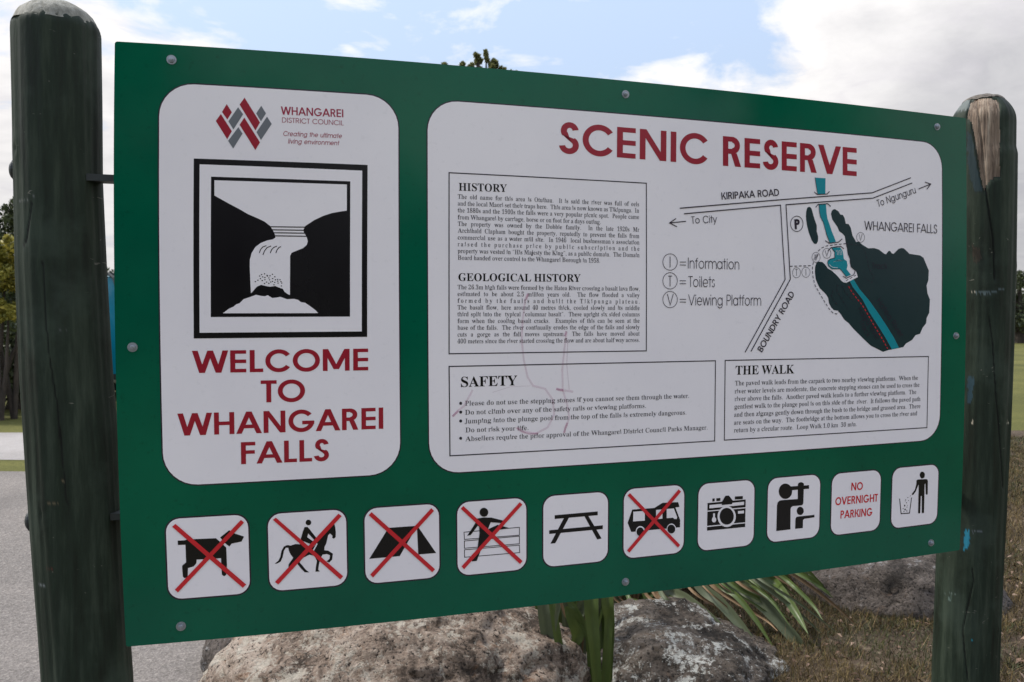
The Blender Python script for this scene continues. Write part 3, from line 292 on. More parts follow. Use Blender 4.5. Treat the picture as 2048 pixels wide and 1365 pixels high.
# geometric sans, drawn from rings and bars (cap height 1)
def arc(cx, cy, rx, ry, w, a0, a1, n=None):
    n = n or max(6, int(abs(a1 - a0) / 11)); o = []; i = []
    for k in range(n + 1):
        a = R(a0 + (a1 - a0) * k / n); c, s = math.cos(a), math.sin(a)
        o.append((cx + rx * c, cy + ry * s)); i.append((cx + (rx - w) * c, cy + (ry - w) * s))
    return o + i[::-1]
def bar(x0, y0, x1, y1): return [(x0, y0), (x1, y0), (x1, y1), (x0, y1)]
def dia(x0, y0, x1, y1, w): return [(x0, y0), (x0 + w, y0), (x1 + w, y1), (x1, y1)]
def sans(ch, w):
    k = (ch, w)
    if k in _cache: return _cache[k]
    b = .085 if w < .12 else .07                     # side bearing
    h = w * .86                                       # horizontal strokes are a little thinner
    d = w * 1.12; X = .74; P = []; a = .9
    def ring(cx, r, cy=None, ry=None): return [arc(cx, r if cy is None else cy, r, ry or r, w, 0, 360, 30)]
    if ch == 'A': a = 1.0; P = [dia(.0, 0, .5 - d / 2, 1, d), dia(1 - d, 0, .5 - d / 2, 1, d), bar(.22, .24, .78, .24 + h)]
    elif ch == 'B': a = .78; P = [bar(b, 0, b + w, 1), bar(b + w, 1 - h, .46, 1), bar(b + w, .5 - h / 2 + .02, .48, .5 + h / 2 + .02), bar(b + w, 0, .48, h), arc(.44, .76, .24, .24, w, -90, 90), arc(.46, .27, .27, .27, w, -90, 90)]
    elif ch == 'C': a = 1.04; P = [arc(.56, .5, .51, .52, w, 35, 325, 30)]
    elif ch == 'D': a = .96; P = [bar(b, 0, b + w, 1), bar(b + w, 0, .42, h), bar(b + w, 1 - h, .42, 1), arc(.40, .5, .50, .5, w, -90, 90, 18)]
    elif ch == 'E': a = .72; P = [bar(b, 0, b + w, 1), bar(b + w, 0, .66, h), bar(b + w, 1 - h, .66, 1), bar(b + w, .5 - h / 2, .66, .5 + h / 2)]
    elif ch == 'F': a = .66; P = [bar(b, 0, b + w, 1), bar(b + w, 1 - h, .62, 1), bar(b + w, .46, .60, .46 + h)]
    elif ch == 'G': a = 1.14; P = [arc(.57, .5, .52, .52, w, 38, 360 - 2, 32), bar(.60, .5 - h, 1.08, .5)]
    elif ch == 'H': a = .92; P = [bar(b, 0, b + w, 1), bar(.92 - b - w, 0, .92 - b, 1), bar(b + w, .5 - h / 2, .92 - b - w, .5 + h / 2)]
    elif ch == 'I': a = w + 2 * b; P = [bar(b, 0, b + w, 1)]
    elif ch == 'K': a = .84; P = [bar(b, 0, b + w, 1), dia(b + w, .42, .62 - d * .2, 1, d), [(b + w + .10, .56), (.64, 0), (.64 + d * 1.25, 0), (b + w + .22, .67)]]
    elif ch == 'L': a = .60; P = [bar(b, 0, b + w, 1), bar(b + w, 0, .57, h)]
    elif ch == 'M': a = 1.18; P = [bar(b, 0, b + w, 1), bar(1.18 - b - w, 0, 1.18 - b, 1), dia(.59 - d / 2, .08, b + .0, 1, d), dia(.59 - d / 2, .08, 1.18 - b - d, 1, d)]
    elif ch == 'N': a = 1.0; P = [bar(b, 0, b + w, 1), bar(1 - b - w, 0, 1 - b, 1), dia(1 - b - d * 1.02, 0, b + .0, 1, d * 1.02)]
    elif ch == 'O': a = 1.12; P = ring(.56, .52, .5, .52)
    elif ch == 'P': a = .74; P = [bar(b, 0, b + w, 1), bar(b + w, 1 - h, .42, 1), bar(b + w, .42, .42, .42 + h), arc(.41, .71, .29, .29, w, -90, 90)]
    elif ch == 'R': a = .80; P = [bar(b, 0, b + w, 1), bar(b + w, 1 - h, .42, 1), bar(b + w, .42, .42, .42 + h), arc(.41, .71, .29, .29, w, -90, 90), dia(.74 - d, 0, .36, .45, d)]
    elif ch == 'S':
        a = .70; r = .285; P = [arc(.36, .735, .27, r, w, 10, 215, 14), arc(.34, .275, .30, .295, w, -172, 55, 16), [(.36 + .27 * math.cos(R(205)), .735 + r * math.sin(R(205))), (.36 + (.27 - w) * math.cos(R(218)), .735 + (r - w) * math.sin(R(218)) + .02), (.34 + (.30 - w) * math.cos(R(52)), .275 + (.295 - w) * math.sin(R(52)) - .0), (.34 + .30 * math.cos(R(40)), .275 + .295 * math.sin(R(40)))]]
    elif ch == 'T': a = .60; P = [bar(.3 - w / 2, 0, .3 + w / 2, 1 - h), bar(.0, 1 - h, .6, 1)]
    elif ch == 'U': a = .88; P = [bar(b, .34, b + w, 1), bar(.88 - b - w, .34, .88 - b, 1), arc(.44, .35, .44 - b, .37, w, 180, 360)]
    elif ch == 'V': a = .94; P = [dia(.47 - d / 2, 0, 0, 1, d), dia(.47 - d / 2, 0, .94 - d, 1, d)]
    elif ch == 'W': a = 1.32; P = [dia(.36 - d / 2, 0, 0, 1, d), dia(.36 - d / 2, 0, .66 - d / 2, 1, d), dia(.96 - d / 2, 0, .66 - d / 2, 1, d), dia(.96 - d / 2, 0, 1.32 - d, 1, d)]
    elif ch == 'Y': a = .84; P = [bar(.42 - w / 2, 0, .42 + w / 2, .44), dia(.42 - d / 2, .42, 0, 1, d), dia(.42 - d / 2, .42, .84 - d, 1, d)]
    elif ch == 'a': a = .90; P = ring(.42, .37) + [bar(.79 - w, 0, .79, X)]
    elif ch == 'c': a = .85; P = [arc(.42, .37, .37, .38, w, 40, 320, 20)]
    elif ch == 'e': a = .86; P = [arc(.43, .37, .37, .38, w, 0, 322, 24), bar(.1, .37 - h / 2, .78, .37 + h / 2)]
    elif ch == 'f': a = .44; P = [bar(.15, 0, .15 + w, .78), arc(.37, .78, .22, .22, w, 90, 180, 6), bar(.0, X - h, .42, X)]
    elif ch == 'g': a = .90; P = ring(.42, .37) + [bar(.79 - w, .0, .79, X), arc(.42, .0, .37, .27, w, 190, 360, 12)]
    elif ch == 'h': a = .80; P = [bar(b, 0, b + w, 1), arc(.40, .42, .40 - b, .33, w, 0, 180, 12), bar(.80 - b - w, 0, .80 - b, .42)]
    elif ch == 'i': a = .26; P = [bar(.13 - w / 2, 0, .13 + w / 2, X), bar(.13 - w / 2, .86, .13 + w / 2, 1)]
    elif ch == 'k': a = .68; P = [bar(b, 0, b + w, 1), dia(b + w, .3, .50, X, d), dia(.62 - d, 0, .28, .46, d)]
    elif ch == 'l': a = .25; P = [bar(.125 - w / 2, 0, .125 + w / 2, 1)]
    elif ch == 'm': a = 1.24; P = [bar(b, 0, b + w, X)] + [q for s in (0, 1) for q in (arc(b + w / 2 + .265 + s * .53, .42, .265 + w / 2, .33, w, 0, 180, 12), bar(b + .53 * (s + 1), 0, b + w + .53 * (s + 1), .42))]
    elif ch == 'n': a = .80; P = [bar(b, 0, b + w, X), arc(.40, .42, .40 - b, .33, w, 0, 180, 12), bar(.80 - b - w, 0, .80 - b, .42)]
    elif ch == 'o': a = .87; P = ring(.435, .37)
    elif ch == 'r': a = .44; P = [bar(b, 0, b + w, X), arc(.40, .40, .32, .35, w, 80, 170, 7)]
    elif ch == 's': a = .54; P = [arc(.27, .55, .19, .20, w, 20, 230, 8), arc(.27, .2, .21, .21, w, -160, 60, 9)]
    elif ch == 't': a = .42; P = [bar(.17, 0, .17 + w, 1), bar(.0, X - h, .40, X)]
    elif ch == 'u': a = .80; P = [bar(b, .33, b + w, X), arc(.40, .33, .40 - b, .34, w, 180, 360, 12), bar(.80 - b - w, 0, .80 - b, X)]
    elif ch == 'v': a = .72; P = [dia(.36 - d / 2, 0, 0, X, d), dia(.36 - d / 2, 0, .72 - d, X, d)]
    elif ch == 'w': a = 1.06; P = [dia(.29 - d / 2, 0, 0, X, d), dia(.29 - d / 2, 0, .53 - d / 2, X, d), dia(.77 - d / 2, 0, .53 - d / 2, X, d), dia(.77 - d / 2, 0, 1.06 - d, X, d)]
    elif ch == 'y': a = .74; P = [dia(.36 - d / 2, 0, 0, X, d), dia(.14, -.28, .74 - d, X, d)]
    elif ch == ' ': a = .42
    _cache[k] = (a, [tri([p]) for p in P])
    return _cache[k]

# ---------------------------------------------------------------- flat prints on the panel
class Sheet:
    """Collects flat pieces in panel coordinates; every piece sits a hair above the last so nothing is coplanar."""
    def __init__(s, h): s.h = h; s.V = []; s.H = []; s.F = []; s.k = 0
    def add(s, pts, faces):
        o = len(s.V); s.V += [tuple(p) for p in pts]; s.H += [s.h + (s.k % 6) * 2.2e-5] * len(pts); s.k += 1
        s.F += [tuple(i + o for i in f) for f in faces]
    def poly(s, px, raw=False):          # outline in photo pixels (or panel metres when raw)
        p = np.asarray(px, float) if raw else T(px)
        q = []
        for i in range(len(p)):
            a, b = p[i], p[(i + 1) % len(p)]; n = max(1, int(np.linalg.norm(b - a) / 0.12))
            q += [a + (b - a) * k / n for k in range(n)]
        f = tessellate_polygon([[Vector((x[0], x[1], 0)) for x in q]])
        s.add(q, f)
    def line(s, px, w, closed=False, raw=False, wm=None):   # polyline, width w photo pixels (or wm metres)
        p = np.asarray(px, float) if raw else T(px)
        if wm is None:
            c = np.asarray(px, float).mean(0); e = T([c, c + (0, 1)]); wm = w * np.linalg.norm(e[1] - e[0])
        q = []
        m = len(p) if closed else len(p) - 1
        for i in range(m):
            a, b = p[i], p[(i + 1) % len(p)]; n = max(1, int(np.linalg.norm(b - a) / 0.12))
            q += [a + (b - a) * k / n for k in range(n)]
        if not closed: q.append(p[-1])
        q = np.array(q); L = len(q); V = []
        for i in range(L):
            a = q[i - 1] if (i or closed) else q[i]; c = q[(i + 1) % L] if (i < L - 1 or closed) else q[i]
            t1 = q[i] - a; t2 = c - q[i]
            l1, l2 = np.linalg.norm(t1), np.linalg.norm(t2)
            if l1 < 1e-9: t1, l1 = t2, l2
            if l2 < 1e-9: t2, l2 = t1, l1
            t1 = t1 / max(l1, 1e-9); t2 = t2 / max(l2, 1e-9)
            n1 = np.array([-t1[1], t1[0]]); n2 = np.array([-t2[1], t2[0]]); m_ = n1 + n2
            m_ = m_ / max(np.linalg.norm(m_), 1e-6); m_ = m_ / max(0.45, m_ @ n1)
            V += [q[i] + m_ * wm / 2, q[i] - m_ * wm / 2]
        F = [(2 * i, 2 * i + 1, (2 * i + 3) % (2 * L), (2 * i + 2) % (2 * L)) for i in range(L if closed else L - 1)]
        s.add(V, F)
    def disc(s, c, rx, ry, n=28):
        s.poly([(c[0] + rx * math.cos(2 * math.pi * i / n), c[1] + ry * math.sin(2 * math.pi * i / n)) for i in range(n)])
    def ring(s, c, rx, ry, w, n=28):
        s.line([(c[0] + rx * math.cos(2 * math.pi * i / n), c[1] + ry * math.sin(2 * math.pi * i / n)) for i in range(n)], w, closed=True)
    def rrect(s, u0, v0, u1, v1, r, n=8):
        p = []
        for cx, cy, a0 in ((u1 - r, v0 + r, -90), (u1 - r, v1 - r, 0), (u0 + r, v1 - r, 90), (u0 + r, v0 + r, 180)):
            p += [(cx + r * math.cos(R(a0 + 90 * k / n)), cy + r * math.sin(R(a0 + 90 * k / n))) for k in range(n + 1)]
        s.poly(p, raw=True)
    def text(s, txt, p0, p1, cap0, cap1=None, font='bold', w=.2, mode='scale', sx=None, shear=0.0, capv=None, jitter=0.0):
        """Baseline from photo pixel p0 to p1; cap height in px at both ends."""
        cap1 = cap0 if cap1 is None else cap1
        a, b = T([p0, p1]); d = b - a; L = np.linalg.norm(d); d = d / L; up = np.array([d[1], -d[0]])
        if capv is None:
            h0 = np.linalg.norm(T([p0, (p0[0], p0[1] - cap0)]) @ [[1, 0], [0, 1]] - a, axis=1)[1]
            h1 = np.linalg.norm(T([p1, (p1[0], p1[1] - cap1)]) - b, axis=1)[1]
        else:
            h0 = h1 = np.linalg.norm(T([p0, (p0[0] + capv[0], p0[1] + capv[1])])[1] - a)
        gl = [serif(c, font == 'sb') if font in ('s', 'sb') else sans(c, w) for c in txt]
        # trim the side bearings at both ends
        def ext(g):
            xs = [p[0] for pts, _ in g[1] for p in pts]; return (min(xs), max(xs)) if xs else (0, g[0])
        nat = sum(g[0] for g in gl); l0 = ext(gl[0])[0]; r0 = gl[-1][0] - ext(gl[-1])[1]
        natw = (nat - l0 - r0) * (h0 + h1) / 2
        k = L / natw; gap = spc = 0.0
        hm = (h0 + h1) / 2
        if mode != 'scale' and sx is not None:
            rest = L / hm - (nat - l0 - r0) * sx
            if mode == 'just': spc = rest / max(1, txt.count(' '))
            else: gap = rest / (len(txt) - 1)
            k = sx
        x = -l0 * k
        for ch, g in zip(txt, gl):
            for pts, f in g[1]:
                q = []
                for gx, gy in pts:
                    t = (x + gx * k) * hm; hh = h0 + (h1 - h0) * t / L
                    q.append(a + d * (t + shear * gy * hh) + up * gy * hh)
                s.add(q, f)
            x += g[0] * k + gap + (spc if ch == ' ' else 0)
        if SHOWK and font == 'bold': print('K', txt, round(k, 3))
        return k
    def make(s, name, m, parent, kind=None):
        V = board(np.array(s.V), np.array(s.H))
        return obj(name, V, s.F, m, parent, kind=kind)
def Z(ox, oy, s):
    return lambda pts: [(ox + x / s, oy + y / s) for x, y in pts]
ZA, ZB, ZC = Z(400, 160, 4.2667), Z(370, 300, 3.4128), Z(300, 980, 4.0143)
ZD, ZE, ZF, ZG = Z(700, 970, 5.3895), Z(1070, 930, 6.2061), Z(1380, 910, 6.825), Z(1640, 900, 6.5)
ZH, ZI, ZJ, ZK = Z(1300, 340, 6.203), Z(1560, 340, 6.0235), Z(1560, 480, 5.688), Z(1300, 490, 5.934)

# ================================================================ SIGN BOARD
sb = board([[BW / 2, BH]])[0]
SIGN = empty('information_sign', (float(sb[0]), float(sb[1]), float(sb[2])))
tag(SIGN, 'large green and white information board bolted between two dark green posts', 'information sign')
# the green sheet itself, 5 mm thick with slightly rounded corners
def rim(u0, v0, u1, v1, r, n=5, step=0.08):
    p = []
    cs = ((u1 - r, v0 + r, -90), (u1 - r, v1 - r, 0), (u0 + r, v1 - r, 90), (u0 + r, v0 + r, 180))
    for cx, cy, a0 in cs: p += [(cx + r * math.cos(R(a0 + 90 * k / n)), cy + r * math.sin(R(a0 + 90 * k / n))) for k in range(n + 1)]
    q = []
    for i in range(len(p)):
        a, b = np.array(p[i]), np.array(p[(i + 1) % len(p)]); m = max(1, int(np.linalg.norm(b - a) / step))
        q += [tuple(a + (b - a) * k / m) for k in range(m)]
    return q
rp = rim(0, 0, BW, BH, .006); n = len(rp)
tf = tessellate_polygon([[Vector((x[0], x[1], 0)) for x in rp]])
V = np.concatenate([board(rp, 0), board(rp, -.0045)])
F = list(tf) + [tuple(i + n for i in f) for f in tf] + [(i, (i + 1) % n, n + (i + 1) % n, n + i) for i in range(n)]
obj('panel_sheet', V, F, [M_GREEN, M_ALU], SIGN, idx=[0] * len(tf) + [1] * (len(tf) + n))
# rear frame: two rails whose ends run into the posts and three uprights
def box_between(name, a, b, hw, hv, m, parent):   # a, b world points; hw half-size along panel normal, hv half-size across
    a, b = np.array(a), np.array(b); d = (b - a) / np.linalg.norm(b - a)
    s = np.cross(d, BNW); s /= np.linalg.norm(s)
    V = [p + i * BNW * hw + j * s * hv for p in (a, b) for i, j in ((-1, -1), (1, -1), (1, 1), (-1, 1))]
    return obj(name, V, [(0, 1, 2, 3), (7, 6, 5, 4)] + [(i, (i + 1) % 4, 4 + (i + 1) % 4, 4 + i) for i in range(4)], m, parent)
def bp(px, back):                          # pixel -> a point `back` metres behind the panel
    return board(T([px]), 0)[0] + BNW * back
for ya, yb in ((352, 426), (1040, 962)):
    a = bp((214, ya), .05); b = bp((1925, yb), .05)
    box_between('rear_rail', a - BXW * .05, b + BXW * .0, .020, .0075, M_STEEL, SIGN)
for u in (.1, 1.2, 2.3):
    q = board([[u, .05], [u, BH - .05]], 0)
    box_between('rear_upright', q[0] + BNW * .018, q[1] + BNW * .018, .012, .022, M_STEEL, SIGN)

H0, H1, H2, H3, H4 = .0003, .0006, .0010, .0014, .0018
# ---------------------------------------------------------------- welcome panel
tl, tr_, tt, tb = T([(319.3, 560), (797.4, 540), (560, 179.2), (560, 960.8)])
wu0, wu1, wv0, wv1 = tl[0], tr_[0], tt[1], tb[1]
s = Sheet(H0); s.rrect(wu0 - .003, wv0 - .003, wu1 + .003, wv1 + .003, .078); WP = s.make('welcome_panel', M_LINE, SIGN)
s = Sheet(H1); s.rrect(wu0, wv0, wu1, wv1, .075); s.make('white_field', M_WHITE, WP)
s = Sheet(H2)
for q in ([(60, 60), (1246, 104), (1243, 1277), (60, 1288)],): s.poly(ZB(q))
e = s.make('emblem_frame', M_BLACK, WP)
s = Sheet(H2 + .0003); s.poly(ZB([(100, 100), (1209, 143), (1206, 1240), (100, 1249)])); s.make('emblem_mount', M_WHITE, WP)
s = Sheet(H3); s.poly(ZB([(178, 184), (1128, 216), (1126, 1139), (176, 1142)])); s.make('emblem_picture', M_BLACK, WP)
s = Sheet(H3 + .0003)
s.poly(ZB([(201, 209), (1104, 238), (1104, 416), (1060, 422), (1000, 433), (940, 453), (880, 482), (822, 520), (808, 545), (812, 568), (828, 590), (838, 625), (830, 650), (805, 672), (760, 690), (728, 703), (717, 725), (717, 800), (716, 900), (716, 992), (700, 985), (680, 970), (668, 950), (640, 940), (615, 930), (580, 935), (550, 930), (520, 922), (495, 932), (480, 945), (465, 965), (450, 980), (447, 920), (442, 800), (443, 750), (455, 705), (480, 665), (515, 638), (560, 620), (600, 612), (617, 600), (614, 580), (600, 550), (580, 520), (545, 492), (500, 470), (430, 440), (370, 405), (300, 368), (201, 313)]))
s.poly(ZB([(258, 1116), (300, 1085), (330, 1072), (350, 1055), (372, 1048), (400, 1020), (445, 1005), (485, 990), (515, 997), (545, 1000), (565, 993), (595, 1012), (620, 1010), (650, 1004), (695, 1020), (745, 1018), (772, 1025), (790, 1040), (820, 1045), (850, 1065), (890, 1095), (908, 1115)]))
s.make('emblem_waterfall', M_WHITE, WP)
s = Sheet(H4 + .0002)
for y, x0, x1 in ((526, 572, 826), (547, 592, 815), (567, 604, 818), (588, 608, 832)): s.line(ZB([(x0, y), (x1, y + 3)]), 2.1); s.make('emblem_line', M_BLACK, WP); s = Sheet(H4 + .0002)
for q in ([(508, 705), (515, 682), (530, 664), (555, 655)], [(532, 718), (542, 692), (560, 668), (587, 657)], [(582, 705), (590, 684), (605, 667), (627, 658)], [(620, 705), (628, 684), (640, 668), (655, 661)]): s.line(ZB(q), 1.7); s.make('emblem_line', M_BLACK, WP); s = Sheet(H4 + .0002)
for x, y in [(543, 847), (597, 850), (523, 852), (560, 857), (510, 862), (580, 860), (530, 868), (562, 862), (613, 867), (572, 875), (545, 872), (598, 880), (515, 880), (545, 887), (632, 885), (648, 887), (617, 888), (498, 890), (577, 888), (527, 893), (557, 903), (597, 898), (480, 900), (633, 897), (655, 900), (612, 905), (585, 903), (635, 910), (543, 913), (572, 912), (660, 910), (607, 922), (658, 930)]:
    s.disc(ZB([(x, y)])[0], 1.5, 1.2, 6)
s.make('spray_dots', M_BLACK, WP, kind='stuff')
s = Sheet(H2)
for q in ([(228, 208), (272, 278), (233, 340), (188, 275)], [(178, 293), (272, 440), (232, 508), (135, 352)], [(380, 153), (512, 365), (473, 433), (338, 213)], [(378, 323), (512, 535), (472, 600), (338, 385)]): s = Sheet(H2); s.poly(ZA(q)); s.make('logo_bar', M_MAROON, WP)
for q in ([(325, 235), (368, 295), (285, 425), (243, 355)], [(327, 405), (363, 460), (283, 588), (240, 522)], [(522, 222), (563, 288), (520, 355), (480, 288)], [(572, 315), (612, 378), (520, 515), (482, 447)]): s = Sheet(H2); s.poly(ZA(q)); s.make('logo_bar', M_GREY, WP)
s = Sheet(H2)
s.text('WHANGAREI', (561.7, 229.8), (686.6, 235.2), 16.4, 15.6, w=.17)
s.text('DISTRICT COUNCIL', (564, 245.6), (687.1, 251.4), 10.2, 9.6, w=.11)
s.text('Creating the ultimate', (565.9, 272.3), (683.1, 277), 9.6, 9.2, w=.12, shear=.18)
s.text('living environment', (575.8, 287.6), (677.7, 291.4), 9.8, 9.4, w=.12, shear=.18)
s.make('council_lettering', M_PINK, WP)
s = Sheet(H2)
s.text('WELCOME', (384.3, 746.6), (736.3, 741.0), 44.5, 43.4, w=.185)
s.make('welcome_lettering', M_MAROON, WP); s = Sheet(H2)
s.text('TO', (521.7, 805.4), (610.3, 803.2), 44, 43.5, w=.185)
s.make('welcome_lettering', M_MAROON, WP); s = Sheet(H2)
s.text('WHANGAREI', (355.4, 872.0), (766.5, 857.8), 44.4, 42.5, w=.19)
s.make('welcome_lettering', M_MAROON, WP); s = Sheet(H2)
s.text('FALLS', (482.3, 928.8), (658, 921.6), 44, 43, w=.187)
s.make('welcome_lettering', M_MAROON, WP)

# ---------------------------------------------------------------- main text and map panel
tl, tr_, tt, tb = T([(856.2, 575), (1883.0, 600), (1370, 239.6), (1375, 915.6)])
s = Sheet(H0); s.rrect(tl[0] - .003, tt[1] - .003, tr_[0] + .003, tb[1] + .003, .078); IP = s.make('scenic_reserve_panel', M_LINE, SIGN)
s = Sheet(H1); s.rrect(tl[0], tt[1], tr_[0], tb[1], .075); s.make('white_field', M_WHITE, IP)
s = Sheet(H2)
s.text('SCENIC', (1117.6, 306.0), (1414.5, 330.0), 61.5, 60, w=.185)
s.make('title_lettering', M_MAROON, IP); s = Sheet(H2)
s.text('RESERVE', (1445.5, 332.0), (1713, 353.0), 59.4, 56, w=.197)
s.make('title_lettering', M_MAROON, IP)
s = Sheet(H2)
s.line([(898, 346), (1292.3, 367), (1292.3, 702.2), (898, 708)], 2.2, closed=True)
s.make('history_box_border', M_TEXT, IP)
s = Sheet(H2)
s.text('HISTORY', (917.4, 381.8), (1013.7, 384.6), 15.4, 15.2, 'sb'); s.make('heading_lettering', M_BLACK, IP); s = Sheet(H2)
s.text('GEOLOGICAL HISTORY', (916.7, 562.2), (1160.9, 564.2), 15.2, 15, 'sb'); s.make('heading_lettering', M_BLACK, IP); s = Sheet(H2)
s.text('SAFETY', (921.8, 774.4), (1034.2, 770.8), 20.2, 19.4, 'sb'); s.make('heading_lettering', M_BLACK, IP); s = Sheet(H2)
s.text('THE WALK', (1470.7, 750.0), (1588.2, 747.2), 17.8, 17.2, 'sb')
s.make('heading_lettering', M_BLACK, IP)
HL = ["The old name for this area is Otuihau.  It is said the river was full of eels", "and the local Maori set their traps here.  This area is now known as Tikipunga.  In",
      "the 1880s and the 1900s the falls were a very popular picnic spot.  People came", "from Whangarei by carriage, horse or on foot for a days outing.",
      "The property was owned by the Dobbie family.  In the late 1920s Mr", "Archibald Clapham bought the property, reputedly to prevent the falls from",
      "commercial use as a water mill site.  In 1946  local businessman\u2019s association", "raised the purchase price by public subscription and the",
      "property was vested in \u201cHis Majesty the King\u201d, as a public domain.  The Domain", "Board handed over control to the Whangarei Borough in 1958."]
GL = ["The 26.3m high falls were formed by the Hatea River crossing a basalt lava flow,", "estimated to be about 2.5 million years old.  The flow flooded a valley",
      "formed by the faults and built the Tikipunga plateau.", "The basalt flow, here around 40 metres thick, cooled slowly and its middle",
      "third split into the  typical \u201ccolumnar basalt\u201d.  These upright six sided columns", "form when the cooling basalt cracks.  Examples of this can be seen at the",
      "base of the falls.  The river continually erodes the edge of the falls and slowly", "cuts a gorge as the fall moves upstream.  The falls have moved about",
      "400 meters since the river started crossing the flow and are about half way across."]
s = Sheet(H2)
cp = 8.9
k0 = s.text(HL[3], (915.3, 439.0), (1201, 448.8), cp, cp, 's')
for i, t in enumerate(HL):
    if i == 3: continue
    yl = 397.9 + i * 13.57; yr = 413.3 + i * 12.72
    xr = 1199.8 if i == 9 else 1277.6 + i * .13
    if i == 9: yr = yl + (yr - yl) * (1199.8 - 915.2) / (1278.8 - 915.2)
    s.text(t, (915.3, yl), (xr, yr), cp, cp, 's', mode='track' if i == 7 else 'scale' if i == 9 else 'just', sx=k0)
s.make('history_text', M_TEXT, IP)
s = Sheet(H2)
k0 = s.text(GL[8], (914.6, 687.2), (1278.9, 684.4), cp, cp - .2, 's')
for i, t in enumerate(GL[:8]):
    s.text(t, (914.9, 578.9 + i * 13.53), (1278.9, 582.2 + i * 12.78), cp, cp - .1, 's', mode='track' if i == 2 else 'just', sx=k0)
s.make('geological_text', M_TEXT, IP)
s = Sheet(H2)
s.line([(898, 733.4), (1430.6, 722), (1429, 882.2), (899.8, 912)], 2.2, closed=True)
s.make('safety_box_border', M_TEXT, IP)
s = Sheet(H2)
for t, a, b in (("Please do not use the stepping stones if you cannot see them through the water.", (929.8, 811.7), (1377.7, 796.2)),
                ("Do not climb over any of the safety rails or viewing platforms.", (929.8, 829.9), (1291.5, 816.0)),
                ("Jumping into the plunge pool from the top of the falls is extremely dangerous.", (929.4, 847.4), (1372.2, 829.4)),
                ("Do not risk your life.", (930.6, 865.2), (1056.6, 860.2)),
                ("Abseilers require the prior approval of the Whangarei District Council Parks Manager.", (930.4, 882.8), (1414.6, 859.4))):
    s.text(t, a, b, 9.6, 9.0, 's')
for y in (807.1, 824.6, 842.4, 876.9): s.disc((921.2, y), 3.1, 3.2, 10)
s.make('safety_text', M_TEXT, IP)
s = Sheet(H2)
s.line([(1450, 721.3), (1856.4, 713.4), (1853.4, 855.6), (1448.3, 880.6)], 2.0, closed=True)
s.make('walk_box_border', M_TEXT, IP)
s = Sheet(H2)
for t, a, b in (("The paved walk leads from the carpark to two nearby viewing platforms.  When the", (1469.6, 771.4), (1835.4, 760.0)),
                ("river water levels are moderate, the concrete stepping stones can be used to cross the", (1469.1, 787.5), (1838.3, 774.0)),
                ("river above the falls.  Another paved walk leads to a further viewing platform.  The", (1468.9, 802.8), (1832.1, 788.3)),
                ("gentlest walk to the plunge pool is on this side of the  river.  It follows the paved path", (1468.5, 818.2), (1840.2, 802.4)),
                ("and then zigzags gently down through the bush to the bridge and grassed area.  There", (1468.0, 834.3), (1840.2, 816.5)),
                ("are seats on the way.  The footbridge at the bottom allows you to cross the river and", (1467.8, 850.0), (1833.6, 831.0)),
                ("return by a circular route.  Loop Walk 1.0 km  30 min.", (1467.8, 865.4), (1712.8, 852.6))):
    s.text(t, a, b, 9.4, 8.6, 's')
s.make('walk_text', M_TEXT, IP)

# ---- map
s = Sheet(H2)
s.poly(ZI([(660, 475), (640, 478), (622, 495), (612, 530), (618, 565), (628, 600), (655, 640), (690, 690), (710, 740), (750, 770), (778, 800), (790, 880), (805, 950), (815, 1020), (838, 1070), (840, 1120), (850, 1170), (900, 1215)]) +
       ZJ([(855, 345), (878, 400), (862, 425), (800, 450), (740, 490), (720, 485), (700, 470), (640, 400), (590, 355), (540, 325), (510, 280), (480, 255), (440, 248), (412, 262), (397, 310), (395, 370), (402, 440), (420, 490), (450, 550), (520, 620), (545, 660), (555, 720), (580, 770), (610, 800), (660, 808), (690, 850), (730, 910), (780, 950), (830, 1010), (900, 1080), (960, 1140), (1030, 1205), (1090, 1235), (1170, 1275), (1230, 1255), (1350, 1232), (1400, 1220), (1430, 1180), (1500, 1140), (1540, 1085), (1590, 1070), (1620, 1000), (1660, 950), (1665, 890), (1695, 830), (1703, 680), (1675, 610), (1665, 520), (1685, 460), (1690, 350), (1665, 290), (1630, 205), (1590, 178), (1470, 160), (1420, 110), (1400, 96), (1375, 94), (1345, 105), (1290, 160), (1270, 155), (1248, 125), (1230, 130), (1205, 165), (1185, 160), (1120, 110), (1070, 95), (1000, 97), (940, 60), (890, 20)]) +
       ZI([(915, 870), (870, 790), (850, 700), (825, 655), (790, 650), (775, 580), (755, 545), (725, 540), (700, 500)]))
s.make('map_bush_area', M_MAPG, IP); s = Sheet(H2)
s.poly(ZI([(345, 447), (326, 458), (314, 500), (309, 560), (315, 620), (325, 680), (345, 760), (380, 850), (405, 888), (425, 896), (440, 890), (455, 860), (458, 810), (440, 740), (440, 670), (415, 600), (400, 550), (378, 470), (362, 450)]))
MP = s.make('map_bush_area', M_MAPG, IP)
s = Sheet(H3)
s.poly(ZI([(418, 95), (545, 103), (543, 295), (450, 297)]))
s.make('map_river', M_TEAL, IP); s = Sheet(H3)
s.poly(ZI([(465, 418), (470, 500), (480, 560), (520, 640), (535, 700), (560, 790), (595, 880), (670, 868), (645, 800), (620, 740), (590, 650), (568, 590), (558, 520), (550, 415)]))
s.make('map_river', M_TEAL, IP); s = Sheet(H3)
s.poly(ZI([(615, 940), (720, 935), (750, 975), (760, 1030), (765, 1075), (800, 1100), (810, 1150), (800, 1200), (850, 1265), (795, 1290), (740, 1210), (700, 1190), (620, 1195), (580, 1160), (568, 1120), (590, 1080), (655, 1062), (655, 1000)]))
s.make('map_river', M_TEAL, IP); s = Sheet(H3)
